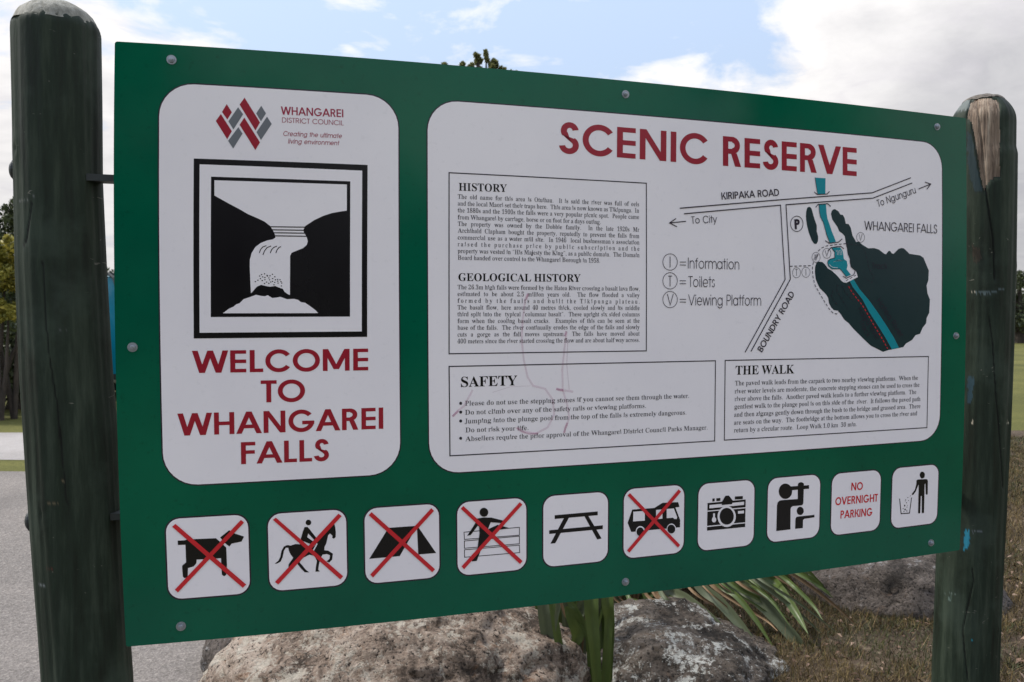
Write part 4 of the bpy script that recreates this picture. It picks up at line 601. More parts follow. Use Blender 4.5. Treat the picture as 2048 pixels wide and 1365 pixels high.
s.poly(ZJ([(785, 470), (820, 540), (930, 680), (1010, 830), (1120, 1000), (1200, 1130), (1265, 1248), (1350, 1228), (1290, 1110), (1190, 950), (1110, 830), (1010, 690), (900, 560), (830, 445)]))
s.make('map_river', M_TEAL, IP)
s = Sheet(H3)
s.poly(ZI([(635, 1112), (660, 1092), (700, 1082), (740, 1088), (770, 1083), (780, 1096), (740, 1102), (690, 1106)]))
s.h = H4
s.line(ZI([(588, 1138), (605, 1160), (635, 1176), (690, 1182)]), .9)
for k in range(4): s.line(ZI([(668 + 19 * k, 968), (684 + 18 * k, 990), (686 + 17 * k, 1028)]), .7)
s.make('map_foam', M_WHITE, IP); s = Sheet(H4)
s.poly(ZJ([(728, 470), (850, 385), (862, 362), (880, 425), (745, 492)]))
s.make('map_bridge', M_WHITE, IP)
s = Sheet(H4)
def dash(seg, w, on=5.5, off=3.5):
    P = [np.array(q, float) for q in seg]; pos = 0.0; cur = []
    for a, b in zip(P, P[1:]):
        L = np.linalg.norm(b - a); t = 0.0
        while t < L:
            ph = pos % (on + off); st = min(L - t, (on - ph) if ph < on else (on + off - ph)) + 1e-6
            if ph < on:
                if not cur: cur = [a + (b - a) * t / L]
                cur.append(a + (b - a) * min(1, (t + st) / L))
                if ph + st >= on - 1e-4: s.line(cur, w); cur = []
            t += st; pos += st
    if len(cur) > 1: s.line(cur, w)
s.line([(1358.8, 417.1), (1560, 400.1), (1743.4, 386.2), (1821, 356.1)], 2.0)
s.line([(1367.4, 428.2), (1560.4, 410.9), (1565, 490), (1569.6, 559.4), (1489.6, 704.9)], 2.0)
s.line([(1501.4, 703.2), (1580, 559), (1576, 490), (1571.3, 410.1), (1745.1, 396.9), (1823.6, 366.6)], 2.0)
s.line([(1338.7, 446.4), (1371.4, 443.2)], 1.8); s.line([(1351.6, 437.5), (1338.7, 446.4), (1353.2, 454)], 1.8)
s.line([(1836.4, 378.5), (1860.8, 368.6)], 1.8); s.line([(1848.9, 364.9), (1860.8, 368.6), (1853, 379)], 1.8)
s.line(ZI([(417, 95), (448, 297)]), 1.0)
s.line(ZI([(408, 268), (443, 298), (562, 293), (592, 262)]), 1.7); s.line(ZI([(425, 453), (455, 418), (570, 410), (607, 442)]), 1.7)
s.line(ZI([(465, 418), (470, 500), (480, 560), (520, 640), (535, 700), (560, 790), (595, 880)]), 1.0)
s.line(ZI([(540, 855), (590, 885), (700, 873), (745, 832)]), 1.7); s.line(ZI([(572, 977), (612, 938), (725, 922), (765, 952)]), 1.7)
s.line(ZI([(615, 940), (655, 990), (655, 1062), (600, 1075), (575, 1095), (568, 1120), (580, 1160), (620, 1195), (720, 1195), (795, 1290)]), 1.2)
s.line(ZI([(790, 880), (805, 950), (815, 1020), (838, 1070), (840, 1120), (850, 1170), (900, 1215)]), 1.0)
s.line(ZJ([(710, 415), (750, 437), (835, 400), (852, 350)]), 1.5)
s.line(ZJ([(785, 470), (820, 540), (930, 680), (1010, 830), (1120, 1000), (1200, 1130), (1265, 1248)]), 1.2)
dash(ZI([(115, 1163), (385, 1155)]), 1.5); dash(ZI([(455, 980), (500, 940), (570, 915), (690, 900), (790, 890)]), 1.5)
dash(ZJ([(376, 255), (367, 300), (365, 350), (372, 430), (395, 520), (440, 600), (500, 700), (550, 780), (600, 835), (640, 845), (665, 815)]), 1.5)
dash(ZJ([(745, 468), (860, 402)]), 1.5)
dash(ZJ([(600, 575), (580, 640), (610, 700), (655, 745)]), 1.0); dash(ZJ([(650, 510), (640, 580), (690, 660), (770, 790)]), 1.0); dash(ZJ([(700, 520), (740, 600), (830, 700), (790, 640)]), 1.0)
dash(ZJ([(745, 45), (900, 60), (960, 120), (990, 240), (1010, 330), (1060, 420), (1040, 490), (960, 430)]), 1.0)
for c, rx, ry, w in ((ZI([(198, 652)])[0], 12.5, 15.4, 1.3), (ZI([(966, 815)])[0], 8, 9.9, .8), (ZI([(560, 1007)])[0], 8.2, 10, .8), (ZI([(430, 1055)])[0], 8.2, 10, .8),
                     (ZI([(195, 1240)])[0], 8.1, 10.2, .8), (ZI([(308, 1235)])[0], 8.3, 10.2, .8), (ZK([(235, 205)])[0], 14.5, 16.4, 1.1), (ZK([(235, 428)])[0], 14.5, 16.4, 1.1), (ZK([(235, 650)])[0], 14.5, 16.4, 1.1)):
    s.ring(c, rx, ry, w)
for y in (205, 240, 427, 462, 647, 680): s.line(ZK([(350, y), (424, y + 1)]), 1.3)
s.line(ZK([(235, 140), (235, 270)]), 1.5); s.line(ZK([(212, 372), (258, 372)]), 1.5); s.line(ZK([(235, 372), (235, 495)]), 1.5); s.line(ZK([(203, 585), (236, 716), (272, 585)]), 1.5)
s.line(ZI([(180, 1200), (210, 1198)]), .9); s.line(ZI([(195, 1199), (196, 1278)]), .9); s.line(ZI([(307, 1195), (308, 1275)]), .9)
s.line(ZI([(948, 780), (966, 852), (984, 778)]), 1.0); s.line(ZI([(540, 972), (560, 1042), (582, 968)]), 1.0)
s.line(ZI([(412, 1020), (428, 1092), (450, 1015)]), .9)
for k in range(3): s.line(ZI([(400 + 14 * k, 1090), (430 + 14 * k, 1018)]), .8)
s.make('map_lines', M_LINE, IP)
s = Sheet(H4)
s.text('To City', (1382.2, 448.0), (1434.1, 445.6), 14.4, 14.4, w=.1); s.make('map_lettering', M_LINE, IP); s = Sheet(H4)
s.text('KIRIPAKA ROAD', (1443.0, 399.8), (1557.9, 392.0), 14.2, 13.8, w=.155); s.make('map_lettering', M_LINE, IP); s = Sheet(H4)
s.text('P', (1589.2, 459.2), (1599.6, 458.6), 20, 20, w=.24); s.make('map_lettering', M_LINE, IP); s = Sheet(H4)
s.text('WHANGAREI FALLS', (1728, 460.2), (1873.4, 467.4), 17.8, 17.4, w=.105); s.make('map_lettering', M_LINE, IP); s = Sheet(H4)
s.text('To Ngunguru', ZI([(1178, 450)])[0], ZI([(1636, 280)])[0], 13, w=.1, capv=(-2.3, -14.2)); s.make('map_lettering', M_LINE, IP); s = Sheet(H4)
s.text('Information', (1375.3, 537.3), (1477.8, 539.8), 21.6, 21.6, w=.075); s.make('map_lettering', M_LINE, IP); s = Sheet(H4)
s.text('Toilets', (1376.2, 574.4), (1428.9, 575.0), 21.6, 21.6, w=.075); s.make('map_lettering', M_LINE, IP); s = Sheet(H4)
s.text('Viewing Platform', (1375.8, 611.1), (1521.6, 611.9), 21.6, 21.6, w=.075); s.make('map_lettering', M_LINE, IP); s = Sheet(H4)
s.text('BOUNDRY ROAD', ZK([(1325, 1280)])[0], ZK([(1714, 585)])[0], 12, w=.16, capv=(-10.3, -6.0)); s.make('map_lettering', M_LINE, IP); s = Sheet(H4)
s.text('Track', ZJ([(1040, 330)])[0], ZJ([(1215, 333)])[0], 12, w=.1); s.make('map_lettering', M_LINE, IP); s = Sheet(H4)
s.text('Hatea River', ZJ([(1095, 700)])[0], ZJ([(1365, 1120)])[0], 10, w=.1, capv=(8.5, -7.0)); s.make('map_lettering', M_LINE, IP); s = Sheet(H4)
s.text('Hatea River', ZJ([(878, 795)])[0], ZJ([(1095, 1150)])[0], 10, w=.1, capv=(8.5, -6.0)); s.make('map_lettering', M_LINE, IP); s = Sheet(H4)
s.text('Track', ZJ([(892, 930)])[0], ZJ([(985, 1115)])[0], 10, w=.1, capv=(8.5, -5.0))
s.make('map_lettering', M_LINE, IP)
s = Sheet(H4)
dash(ZJ([(775, 530), (810, 590), (870, 670), (920, 730), (960, 790), (1000, 860), (1050, 950), (1100, 1030), (1160, 1130), (1220, 1240)]), 1.9, 4.6, 3.4)
s.make('map_track', M_RED, IP)
s = Sheet(H4)
for q, w in (([(1055, 587), (1050, 600), (1045, 640), (1043, 680), (1047, 720), (1055, 755), (1066, 772), (1090, 778), (1105, 800), (1108, 830), (1095, 855), (1070, 868), (1045, 862), (1033, 855)], 4.0),
             ([(1133, 663), (1128, 700), (1124, 740), (1125, 780), (1134, 810), (1138, 835), (1133, 852), (1127, 866)], 4.0),
             ([(1135, 680), (1133, 730), (1138, 780)], 2), ([(1112, 778), (1128, 781), (1146, 784)], 4.5), ([(905, 833), (915, 822), (928, 812), (945, 780)], 4),
             ([(1060, 772), (1020, 774), (985, 785)], 1.2)):
    s.line(q, w)
s.make('marker_scrawl', M_SCRAWL, IP)
for q, w in (([(1056, 588), (1052, 600)], 3.5), ([(1132, 663), (1129, 673)], 4), ([(1112, 778), (1118, 780), (1126, 781)], 4.5), ([(905, 833), (910, 828), (917, 822)], 4), ([(1033, 856), (1042, 863), (1058, 868), (1076, 867)], 3), ([(1134, 846), (1130, 856), (1128, 866)], 4)):
    s = Sheet(H4 + .0002); s.line(q, w); s.make('marker_scrawl', M_SCRAWL2, IP)

# ---------------------------------------------------------------- ten pictogram tiles
TILES = [((331, 1120), (501, 1110), (415, 1031), (420, 1196)), ((534, 1100), (696, 1090), (613, 1021), (619, 1179)), ((727, 1090), (881, 1078), (803, 1010), (806, 1164)),
         ((912, 1075), (1055, 1063), (983, 998), (984, 1148)), ((1084, 1060), (1218, 1050), (1151, 986), (1150, 1131)), ((1245, 1040), (1370, 1032), (1308, 972), (1306, 1114)),
         ((1394, 1032), (1510, 1022), (1452, 962), (1449, 1099)), ((1533, 1018), (1641, 1010), (1589, 951), (1585, 1082)), ((1661, 1005), (1762, 998), (1713, 942), (1708, 1068)),
         ((1782, 990), (1877, 985), (1831, 931), (1827, 1054))]
TILE = []
for i, t in enumerate(TILES):
    l, r, a, b = T(t); o = .0035
    s = Sheet(H0); s.rrect(l[0], a[1], r[0], b[1], .033, 6); p = s.make('pictogram_tile', M_LINE, SIGN)
    p['label'] = ['no dogs symbol', 'no horse riding symbol', 'no camping tent symbol', 'no climbing over the fence symbol', 'picnic table symbol', 'no campervans symbol',
                  'camera symbol', 'lookout symbol of two people', 'tile reading NO OVERNIGHT PARKING in red', 'litter bin symbol'][i] + ' on white rounded tile'
    s = Sheet(H1); s.rrect(l[0] + o, a[1] + o, r[0] - o, b[1] - o, .030, 6); s.make('tile_field', M_WHITE, p)
    TILE.append(p)
def sym(i, f, black=(), white=(), black2=(), cross=(), discs=(), wd=(), bd=()):
    s = Sheet(H2)
    for q in black: s.poly(f(q))
    for c, rx, ry in discs: s.disc(f([c])[0], rx, ry)
    if black or discs: s.make('symbol', M_BLACK, TILE[i])
    if white or wd:
        for q in white: s = Sheet(H3); s.poly(f(q)); s.make('symbol_cutout', M_WHITE, TILE[i])
        for k, (c, rx, ry) in enumerate(wd): s = Sheet(H3 + .00008 * (k + 1)); s.disc(f([c])[0], rx, ry); s.make('symbol_cutout', M_WHITE, TILE[i])
    if black2 or bd:
        for q in black2: s = Sheet(H3 + .0003); s.poly(f(q)); s.make('symbol_detail', M_BLACK, TILE[i])
        for c, rx, ry in bd: s = Sheet(H3 + .00035); s.disc(f([c])[0], rx, ry); s.make('symbol_detail', M_BLACK, TILE[i])
    if cross:
        s = Sheet(H4 + .0004)
        for q in cross: s.poly(f(q))
        s.make('red_cross', M_RED, TILE[i])
sym(0, ZC, [[(222, 408), (278, 405), (300, 398), (530, 388), (612, 462), (618, 600), (615, 650), (612, 680), (602, 691), (590, 691), (577, 680), (575, 640), (570, 548), (375, 560), (372, 590), (350, 615), (305, 628), (303, 690), (297, 705), (275, 708), (264, 695), (258, 610), (270, 598), (290, 582), (285, 440), (225, 443)],
            [(563, 382), (637, 323), (665, 345), (755, 375), (735, 415), (655, 432), (637, 455), (600, 425)]],
    cross=[[(178, 295), (205, 272), (772, 758), (745, 785)], [(200, 800), (225, 822), (755, 262), (730, 240)]])
sym(1, ZC, [[(1000, 592), (1030, 570), (1045, 540), (1055, 490), (1075, 455), (1100, 443), (1130, 447), (1165, 435), (1215, 437), (1250, 455), (1290, 468), (1320, 450), (1345, 420), (1380, 370), (1430, 315), (1470, 285), (1480, 275), (1487, 300), (1492, 340), (1490, 380), (1475, 392), (1462, 385), (1465, 368), (1445, 350), (1430, 365), (1415, 430), (1400, 460), (1400, 485), (1430, 488), (1468, 512), (1462, 560), (1440, 582), (1415, 575), (1440, 555), (1445, 525), (1420, 515), (1385, 520), (1370, 545), (1360, 580), (1350, 640), (1363, 655), (1328, 657), (1333, 610), (1340, 570), (1320, 530), (1280, 520), (1230, 545), (1200, 580), (1225, 610), (1250, 640), (1278, 662), (1243, 662), (1215, 635), (1180, 590), (1150, 610), (1110, 650), (1112, 600), (1125, 580), (1150, 545), (1130, 520), (1115, 490), (1110, 465), (1090, 465), (1075, 490), (1065, 540), (1050, 575), (1020, 592)],
            [(1240, 300), (1262, 297), (1278, 312), (1335, 385), (1318, 402), (1270, 350), (1262, 380), (1308, 412), (1300, 440), (1225, 410), (1210, 395), (1225, 340)]],
    white=[[(1338, 428), (1346, 432), (1310, 500), (1301, 495)]], discs=[((1272, 262), 5.6, 5.6)],
    cross=[[(987, 240), (1010, 222), (1550, 692), (1527, 718)], [(1003, 738), (1030, 758), (1538, 210), (1512, 190)]])
sym(2, ZD, [[(207, 797), (415, 463), (700, 443), (722, 445), (535, 768)], [(722, 480), (735, 455), (928, 735), (735, 750)]],
    cross=[[(200, 325), (232, 293), (915, 908), (885, 940)], [(217, 965), (247, 997), (903, 280), (875, 250)]])
s = Sheet(H2)
for q in ([(1228, 510), (1825, 458), (1825, 542), (1232, 588)], [(1232, 605), (1825, 553), (1825, 635), (1232, 683)], [(1232, 700), (1825, 650), (1828, 730), (1235, 780)]): s.line(ZD(q), 1.4, closed=True)
s.make('fence_lines', M_BLACK, TILE[3])
sym(3, ZD, [], black2=[[(1372, 362), (1430, 352), (1520, 352), (1650, 384), (1640, 412), (1515, 402), (1485, 478), (1590, 430), (1720, 466), (1600, 485), (1540, 500), (1520, 560), (1470, 590), (1410, 700), (1365, 818), (1310, 825), (1370, 700), (1378, 640), (1395, 520), (1390, 450), (1375, 440), (1300, 540), (1262, 548), (1345, 420)]],
    bd=[((1442, 295), 8.6, 8.9)], cross=[[(1192, 257), (1220, 227), (1858, 820), (1830, 852)], [(1200, 878), (1228, 908), (1855, 212), (1828, 185)]])
sym(4, ZE, [[(243, 625), (777, 578), (777, 625), (243, 672)], [(175, 812), (840, 750), (840, 797), (175, 858)], [(360, 655), (420, 655), (250, 973), (190, 978)], [(610, 635), (660, 632), (825, 915), (770, 925)]])
sym(5, ZE, [[(1148, 720), (1205, 555), (1480, 535), (1580, 472), (1775, 463), (1792, 522), (1740, 528), (1800, 685), (1798, 775), (1740, 780), (1400, 812), (1193, 833)]],
    white=[[(1218, 582), (1360, 572), (1360, 692), (1215, 702)], [(1500, 560), (1580, 553), (1578, 668), (1530, 672), (1500, 640)], [(1632, 548), (1720, 540), (1762, 650), (1755, 672), (1725, 670), (1710, 655), (1632, 662)]],
    wd=[((1305, 825), 9.2, 10.6), ((1690, 795), 9.2, 10.8)], bd=[((1303, 830), 7.4, 8.9), ((1688, 796), 7.9, 9.0)],
    cross=[[(1145, 380), (1175, 350), (1797, 993), (1770, 1025)], [(1138, 1060), (1168, 1088), (1808, 332), (1778, 303)]])
sym(6, ZF, [[(237, 658), (758, 610), (750, 985), (230, 1035)], [(303, 597), (335, 595), (335, 635), (302, 638)], [(357, 593), (413, 588), (413, 627), (357, 632)], [(610, 568), (720, 562), (718, 605), (608, 610)]],
    white=[[(263, 685), (735, 640), (733, 682), (262, 730)], [(235, 762), (758, 715), (758, 728), (230, 775)], [(228, 970), (756, 920), (756, 933), (228, 984)], [(652, 768), (733, 760), (733, 797), (650, 803)], [(312, 800), (337, 798), (335, 870), (312, 872)]],
    wd=[((497, 842), 18.3, 20.9), ((324, 885), 4.3, 5.4)], black2=[[(480, 558), (527, 555), (580, 625), (570, 672), (430, 685), (430, 645)]], bd=[((497, 838), 14.2, 16.8)])
sym(7, ZF, [[(1370, 432), (1623, 413), (1623, 462), (1370, 485)], [(1175, 1040), (1185, 690), (1195, 650), (1220, 625), (1260, 618), (1468, 603), (1470, 400), (1485, 380), (1510, 372), (1535, 378), (1552, 395), (1545, 660), (1535, 682), (1515, 690), (1400, 700), (1378, 715), (1370, 745), (1368, 1018)],
            [(1433, 1010), (1437, 870), (1450, 850), (1475, 842), (1695, 818), (1697, 852), (1560, 873), (1540, 890), (1537, 1000)]], discs=[((1300, 497), 13.4, 15.4), ((1502, 765), 7, 8.3)])
s = Sheet(H2)
s.text('NO', (1701.8, 981.4), (1725, 979.8), 15.6, 15.4, w=.19); s.text('OVERNIGHT', (1670, 1011.2), (1755, 1003.2), 15.8, 15.4, w=.19); s.text('PARKING', (1680.3, 1037.6), (1743.9, 1031.6), 16, 15.6, w=.19)
s.make('tile_lettering', M_RED, TILE[8])
sym(9, ZG, [[(1250, 400), (1260, 390), (1275, 385), (1380, 380), (1393, 388), (1400, 405), (1397, 575), (1385, 585), (1373, 578), (1367, 440), (1358, 440), (1350, 815), (1335, 826), (1320, 818), (1320, 600), (1308, 600), (1300, 820), (1286, 830), (1272, 820), (1280, 450), (1270, 470), (1240, 545), (1208, 587), (1192, 583), (1192, 572), (1230, 520), (1250, 440)]], discs=[((1327, 328), 5.1, 6.8)])
s = Sheet(H2); s.line(ZG([(1032, 635), (1052, 830), (1160, 822), (1188, 620)]), 1.9)
for x, y, r in [(1172, 600, 1), (1140, 620, 1.2), (1148, 660, 1), (1112, 650, 1.1), (1105, 665, .8), (1122, 688, 1.1), (1098, 725, 1.9), (1133, 722, .8), (1127, 745, 1), (1077, 765, 1.2), (1103, 775, 1.9), (1088, 803, 1.2), (1127, 797, 1.1), (1125, 783, .9)]: s.disc(ZG([(x, y)])[0], r * .8, r, 6)
s.make('bin_lines', M_BLACK, TILE[9])

# ---------------------------------------------------------------- bolts through the panel
def bolt_mesh(r):
    bm = bmesh.new()
    m = Matrix.Translation((0, 0, .0008)); bmesh.ops.create_cone(bm, cap_ends=True, segments=24, radius1=r, radius2=r * .96, depth=.0016, matrix=m)
    bmesh.ops.create_cone(bm, cap_ends=True, segments=6, radius1=r * .62, radius2=r * .60, depth=.005, matrix=Matrix.Translation((0, 0, .0041)))
    bmesh.ops.create_cone(bm, cap_ends=True, segments=16, radius1=r * .34, radius2=r * .28, depth=.003, matrix=Matrix.Translation((0, 0, .0081)))
    bmesh.ops.create_uvsphere(bm, u_segments=16, v_segments=6, radius=r * .60, matrix=Matrix.Translation((0, 0, .0045)) @ Matrix.Diagonal((1, 1, .5, 1)))
    me = bpy.data.meshes.new('bolt'); bm.to_mesh(me); bm.free(); me.materials.append(M_BOLT); return me
BM = bolt_mesh(.0108)
rotb = Vector(-BNW).to_track_quat('Z', 'Y')
for i, p in enumerate([(343, 120), (1251, 189), (1874, 254), (1912, 672), (1862, 1086), (1251, 1164), (362, 1253), (265, 695)]):
    o = bpy.data.objects.new('bolt', BM); COL.objects.link(o); o.parent = SIGN
    o.location = Vector(board(T([p]), 0)[0]) - SIGN.location
    o.rotation_mode = 'QUATERNION'; o.rotation_quaternion = rotb @ Matrix.Rotation(rnd.random() * 2, 4, 'Z').to_quaternion()

# ================================================================ materials of the place
def paint_mat():
    m, nt, b = mat('dark_green_post_paint', (0.02, 0.03, 0.027), 0.55)
    v = objv(nt, (1, 1, .10)); v2 = objv(nt)
    g = noi(nt, 34, 6, 0.65, v); k = noi(nt, 5.5, 5, 0.6, v2); f = noi(nt, 150, 3, 0.6, objv(nt, (1, 1, .3)))
    c = ramp(nt, g, [(0.30, (0.006, 0.009, 0.005)), (0.50, (0.014, 0.023, 0.014)), (0.66, (0.034, 0.046, 0.031)), (0.80, (0.06, 0.066, 0.05))])
    c = mixc(nt, ramp(nt, k, [(0.52, (0, 0, 0)), (0.66, (.55, .55, .55))]), c, (0.036, 0.052, 0.038))
    sc = noi(nt, 24, 2, 0.5, objv(nt, (1, 1, 2.4)), 1.5)
    c = mixc(nt, ramp(nt, sc, [(0.735, (0, 0, 0)), (0.75, (.5, .5, .5))]), c, (0.20, 0.19, 0.16))
    at_ = N(nt, 'ShaderNodeAttribute', attribute_name='stain')
    c = mixc(nt, at_.outputs['Alpha'], c, at_.outputs['Color'])
    nt.links.new(c, b.inputs['Base Color'])
    nt.links.new(ramp(nt, g, [(0.3, (.55, .55, .55)), (0.7, (.75, .75, .75))]), b.inputs['Roughness'])
    h = mth(nt, 'ADD', g, mth(nt, 'ADD', mth(nt, 'MULTIPLY', f, .35), mth(nt, 'MULTIPLY', k, .8)))
    b.inputs['Specular IOR Level'].default_value = .22; bump(nt, b, h, 0.55, 0.004); return m
M_POST = paint_mat()
def wood_mat(name, dark, mid, light, sc=60):
    m, nt, b = mat(name, mid, 0.85); v = objv(nt, (1, 1, .07)); g = noi(nt, sc, 7, 0.7, v, 0.4); k = noi(nt, 9, 4, .6, objv(nt))
    c = ramp(nt, g, [(0.32, dark), (0.48, mid), (0.68, light)])
    c = mixc(nt, ramp(nt, k, [(.4, (0, 0, 0)), (.62, (.45, .45, .45))]), c, tuple(q * .55 for q in dark))
    nt.links.new(c, b.inputs['Base Color']); bump(nt, b, g, 0.9, 0.006); return m
M_BARE = wood_mat('weathered_bare_wood', (0.05, 0.03, 0.02), (0.24, 0.175, 0.125), (0.42, 0.34, 0.26))
M_SAWN = wood_mat('grey_sawn_post_top', (0.12, 0.115, 0.09), (0.27, 0.26, 0.22), (0.42, 0.41, 0.36), 90)

M_SAWND = wood_mat('brown_sawn_post_top', (0.05, 0.04, 0.03), (0.13, 0.11, 0.09), (0.24, 0.21, 0.18), 90)
def rock_mat(name, cols, lichen, lcol, lthr=.60):
    m, nt, b = mat(name, cols[1], 0.9, 0, 0.3); v = objv(nt)
    a = noi(nt, 3.2, 8, .65, v, .3); f = noi(nt, 26, 8, .75, v); p = noi(nt, 75, 5, .7, v)
    c = ramp(nt, mth(nt, 'ADD', mth(nt, 'MULTIPLY', a, .55), mth(nt, 'MULTIPLY', f, .45)), [(.42, cols[0]), (.49, cols[1]), (.57, cols[2])])
    c = mixc(nt, ramp(nt, p, [(.38, (1, 1, 1)), (.45, (0, 0, 0))]), c, tuple(q * .35 for q in cols[0]))
    vr = N(nt, 'ShaderNodeTexVoronoi'); vr.inputs['Scale'].default_value = 17; nt.links.new(v, vr.inputs[0])
    l1 = noi(nt, 6.5, 7, .72, v, .6); l2 = noi(nt, 48, 6, .85, v)
    lm = mth(nt, 'ADD', mth(nt, 'MULTIPLY', l1, .55), mth(nt, 'MULTIPLY', l2, .45))
    lk = ramp(nt, lm, [(lthr - .035, (0, 0, 0)), (lthr, (lichen,) * 3)])
    c = mixc(nt, lk, c, lcol)
    o = noi(nt, 11, 5, .7, v, .8); c = mixc(nt, ramp(nt, o, [(.60, (0, 0, 0)), (.68, (.4, .4, .4))]), c, (cols[1][0] * 1.25, cols[1][1] * .85, cols[1][2] * .55))
    nt.links.new(c, b.inputs['Base Color'])
    pit = ramp(nt, vr.outputs[0], [(.08, (0, 0, 0)), (.26, (1, 1, 1))])
    h = mth(nt, 'ADD', mth(nt, 'MULTIPLY', f, 1.4), mth(nt, 'ADD', mth(nt, 'MULTIPLY', p, .8), mth(nt, 'MULTIPLY', pit, .25)))
    bump(nt, b, h, 1.0, 0.03); return m
M_ROCK = rock_mat('pinkish_basalt', ((.085, .062, .046), (.34, .255, .195), (.58, .47, .38)), .8, (.66, .60, .50), .55)
M_ROCK2 = rock_mat('lichened_dark_basalt', ((.028, .023, .018), (.10, .08, .064), (.21, .175, .145)), .95, (.60, .60, .56), .56)
M_ROCK3 = rock_mat('grey_brown_basalt', ((.045, .038, .032), (.13, .108, .092), (.22, .185, .16)), .8, (.40, .39, .38), .60)

def leaf_mat(name, c1, c2, c3, rough=.5, sc=9, trans=0.0):
    m, nt, b = mat(name, c2, rough, 0, .4); v = objv(nt)
    a = noi(nt, sc, 4, .6, v) if not name.startswith(('flax', 'dead')) else mth(nt, 'ADD', mth(nt, 'MULTIPLY', noi(nt, 9, 5, .7, v), .6), mth(nt, 'MULTIPLY', noi(nt, 130, 4, .7, objv(nt, (1, 1, .12))), .4)); gi = N(nt, 'ShaderNodeNewGeometry')
    f = mth(nt, 'ADD', mth(nt, 'MULTIPLY', a, .5), mth(nt, 'MULTIPLY', gi.outputs['Random Per Island'], .5))
    nt.links.new(ramp(nt, f, [(.25, c1), (.5, c2), (.78, c3)]), b.inputs['Base Color'])
    if trans:
        tr = N(nt, 'ShaderNodeBsdfTranslucent'); tr.inputs[0].default_value = (*[q * 1.6 for q in c3], 1)
        mx = N(nt, 'ShaderNodeMixShader'); mx.inputs[0].default_value = trans
        nt.links.new(b.outputs[0], mx.inputs[1]); nt.links.new(tr.outputs[0], mx.inputs[2]); nt.links.new(mx.outputs[0], nt.nodes['Material Output'].inputs[0])
    return m
M_FLAX = leaf_mat('flax_leaf_green', (.030, .052, .010), (.060, .092, .020), (.105, .14, .04), .42, 14, .12)
M_FLAXG = leaf_mat('flax_leaf_greygreen', (.04, .052, .026), (.075, .092, .048), (.12, .14, .08), .55, 14, .1)
M_DEAD = leaf_mat('dead_flax_leaf', (.06, .032, .015), (.15, .09, .045), (.32, .23, .12), .7, 20)
M_GRASSD = leaf_mat('dry_grass', (.035, .026, .008), (.085, .06, .018), (.20, .14, .055), .7, 3)
M_GRASSG = leaf_mat('bed_grass_green', (.016, .022, .005), (.036, .044, .008), (.07, .08, .018), .6, 3)
M_LITTER = leaf_mat('leaf_litter', (.05, .025, .015), (.12, .07, .045), (.27, .19, .14), .8, 12)
M_LEAFY = leaf_mat('yellow_green_foliage', (.07, .075, .010), (.17, .165, .022), (.34, .29, .05), .6, 2.5, .2)
M_LEAFD = leaf_mat('dark_green_foliage', (.018, .027, .012), (.035, .048, .018), (.065, .08, .028), .6, 2.0, .12)
M_LEAFO = leaf_mat('olive_foliage', (.035, .045, .018), (.065, .078, .028), (.11, .12, .05), .6, 2.0, .15)
M_LEAFT = leaf_mat('soft_green_foliage', (.06, .07, .028), (.12, .13, .05), (.20, .20, .08), .6, 2.0, .3)
M_BARK = wood_mat('tree_bark', (.018, .014, .010), (.042, .032, .024), (.08, .064, .05), 25)

def ground_mat(name, cols, fine=60, big=1.2, rough=.95, extra=None, bs=.6, bd=.01):
    m, nt, b = mat(name, cols[1], rough, 0, .25); v = objv(nt)
    a = noi(nt, big, 6, .6, v, .4); f = noi(nt, fine, 6, .75, v)
    c = ramp(nt, mth(nt, 'ADD', mth(nt, 'MULTIPLY', a, .45), mth(nt, 'MULTIPLY', f, .55)), [(.36, cols[0]), (.5, cols[1]), (.64, cols[2])])
    if extra is not None:
        k = noi(nt, extra[0], 4, .65, v); c = mixc(nt, ramp(nt, k, [(extra[1], (0, 0, 0)), (extra[1] + .06, (.85, .85, .85))]), c, extra[2])
    nt.links.new(c, b.inputs['Base Color']); bump(nt, b, f, bs, bd); return m
M_LAWN = ground_mat('mown_grass', ((.045, .048, .010), (.085, .085, .018), (.15, .14, .038)), 25, .5)
M_SOIL = ground_mat('dry_soil', ((.018, .012, .008), (.05, .034, .021), (.105, .078, .052)), 45, 2.2, extra=(14, .60, (.15, .115, .08)))
M_ROAD = ground_mat('pale_gravel_path', ((.20, .185, .175), (.30, .28, .265), (.40, .375, .36)), 70, 1.0)
def asphalt():
    m, nt, b = mat('chip_seal_asphalt', (.2, .2, .2), .9, 0, .3); v = objv(nt)
    f = noi(nt, 130, 4, .8, v); vr = N(nt, 'ShaderNodeTexVoronoi'); vr.inputs['Scale'].default_value = 95; nt.links.new(v, vr.inputs[0])
    a = noi(nt, .9, 5, .6, v)
    c = ramp(nt, f, [(.30, (.088, .078, .070)), (.5, (.178, .160, .146)), (.68, (.34, .31, .28))])
    sp_ = N(nt, 'ShaderNodeSeparateColor'); nt.links.new(vr.outputs['Color'], sp_.inputs[0])
    c = mixc(nt, mth(nt, 'MULTIPLY', sp_.outputs[0], .45), c, ramp(nt, sp_.outputs[1], [(.1, (.075, .068, .06)), (.6, (.18, .16, .145)), (.95, (.38, .345, .31))]))
    c = mixc(nt, 1.0, c, ramp(nt, a, [(.35, (.80, .80, .80)), (.65, (1.08, 1.07, 1.06))]), 'MULTIPLY')
    nt.links.new(c, b.inputs['Base Color']); bump(nt, b, mth(nt, 'ADD', f, mth(nt, 'MULTIPLY', vr.outputs[0], .6)), .8, .006); return m
M_ASPH = asphalt()

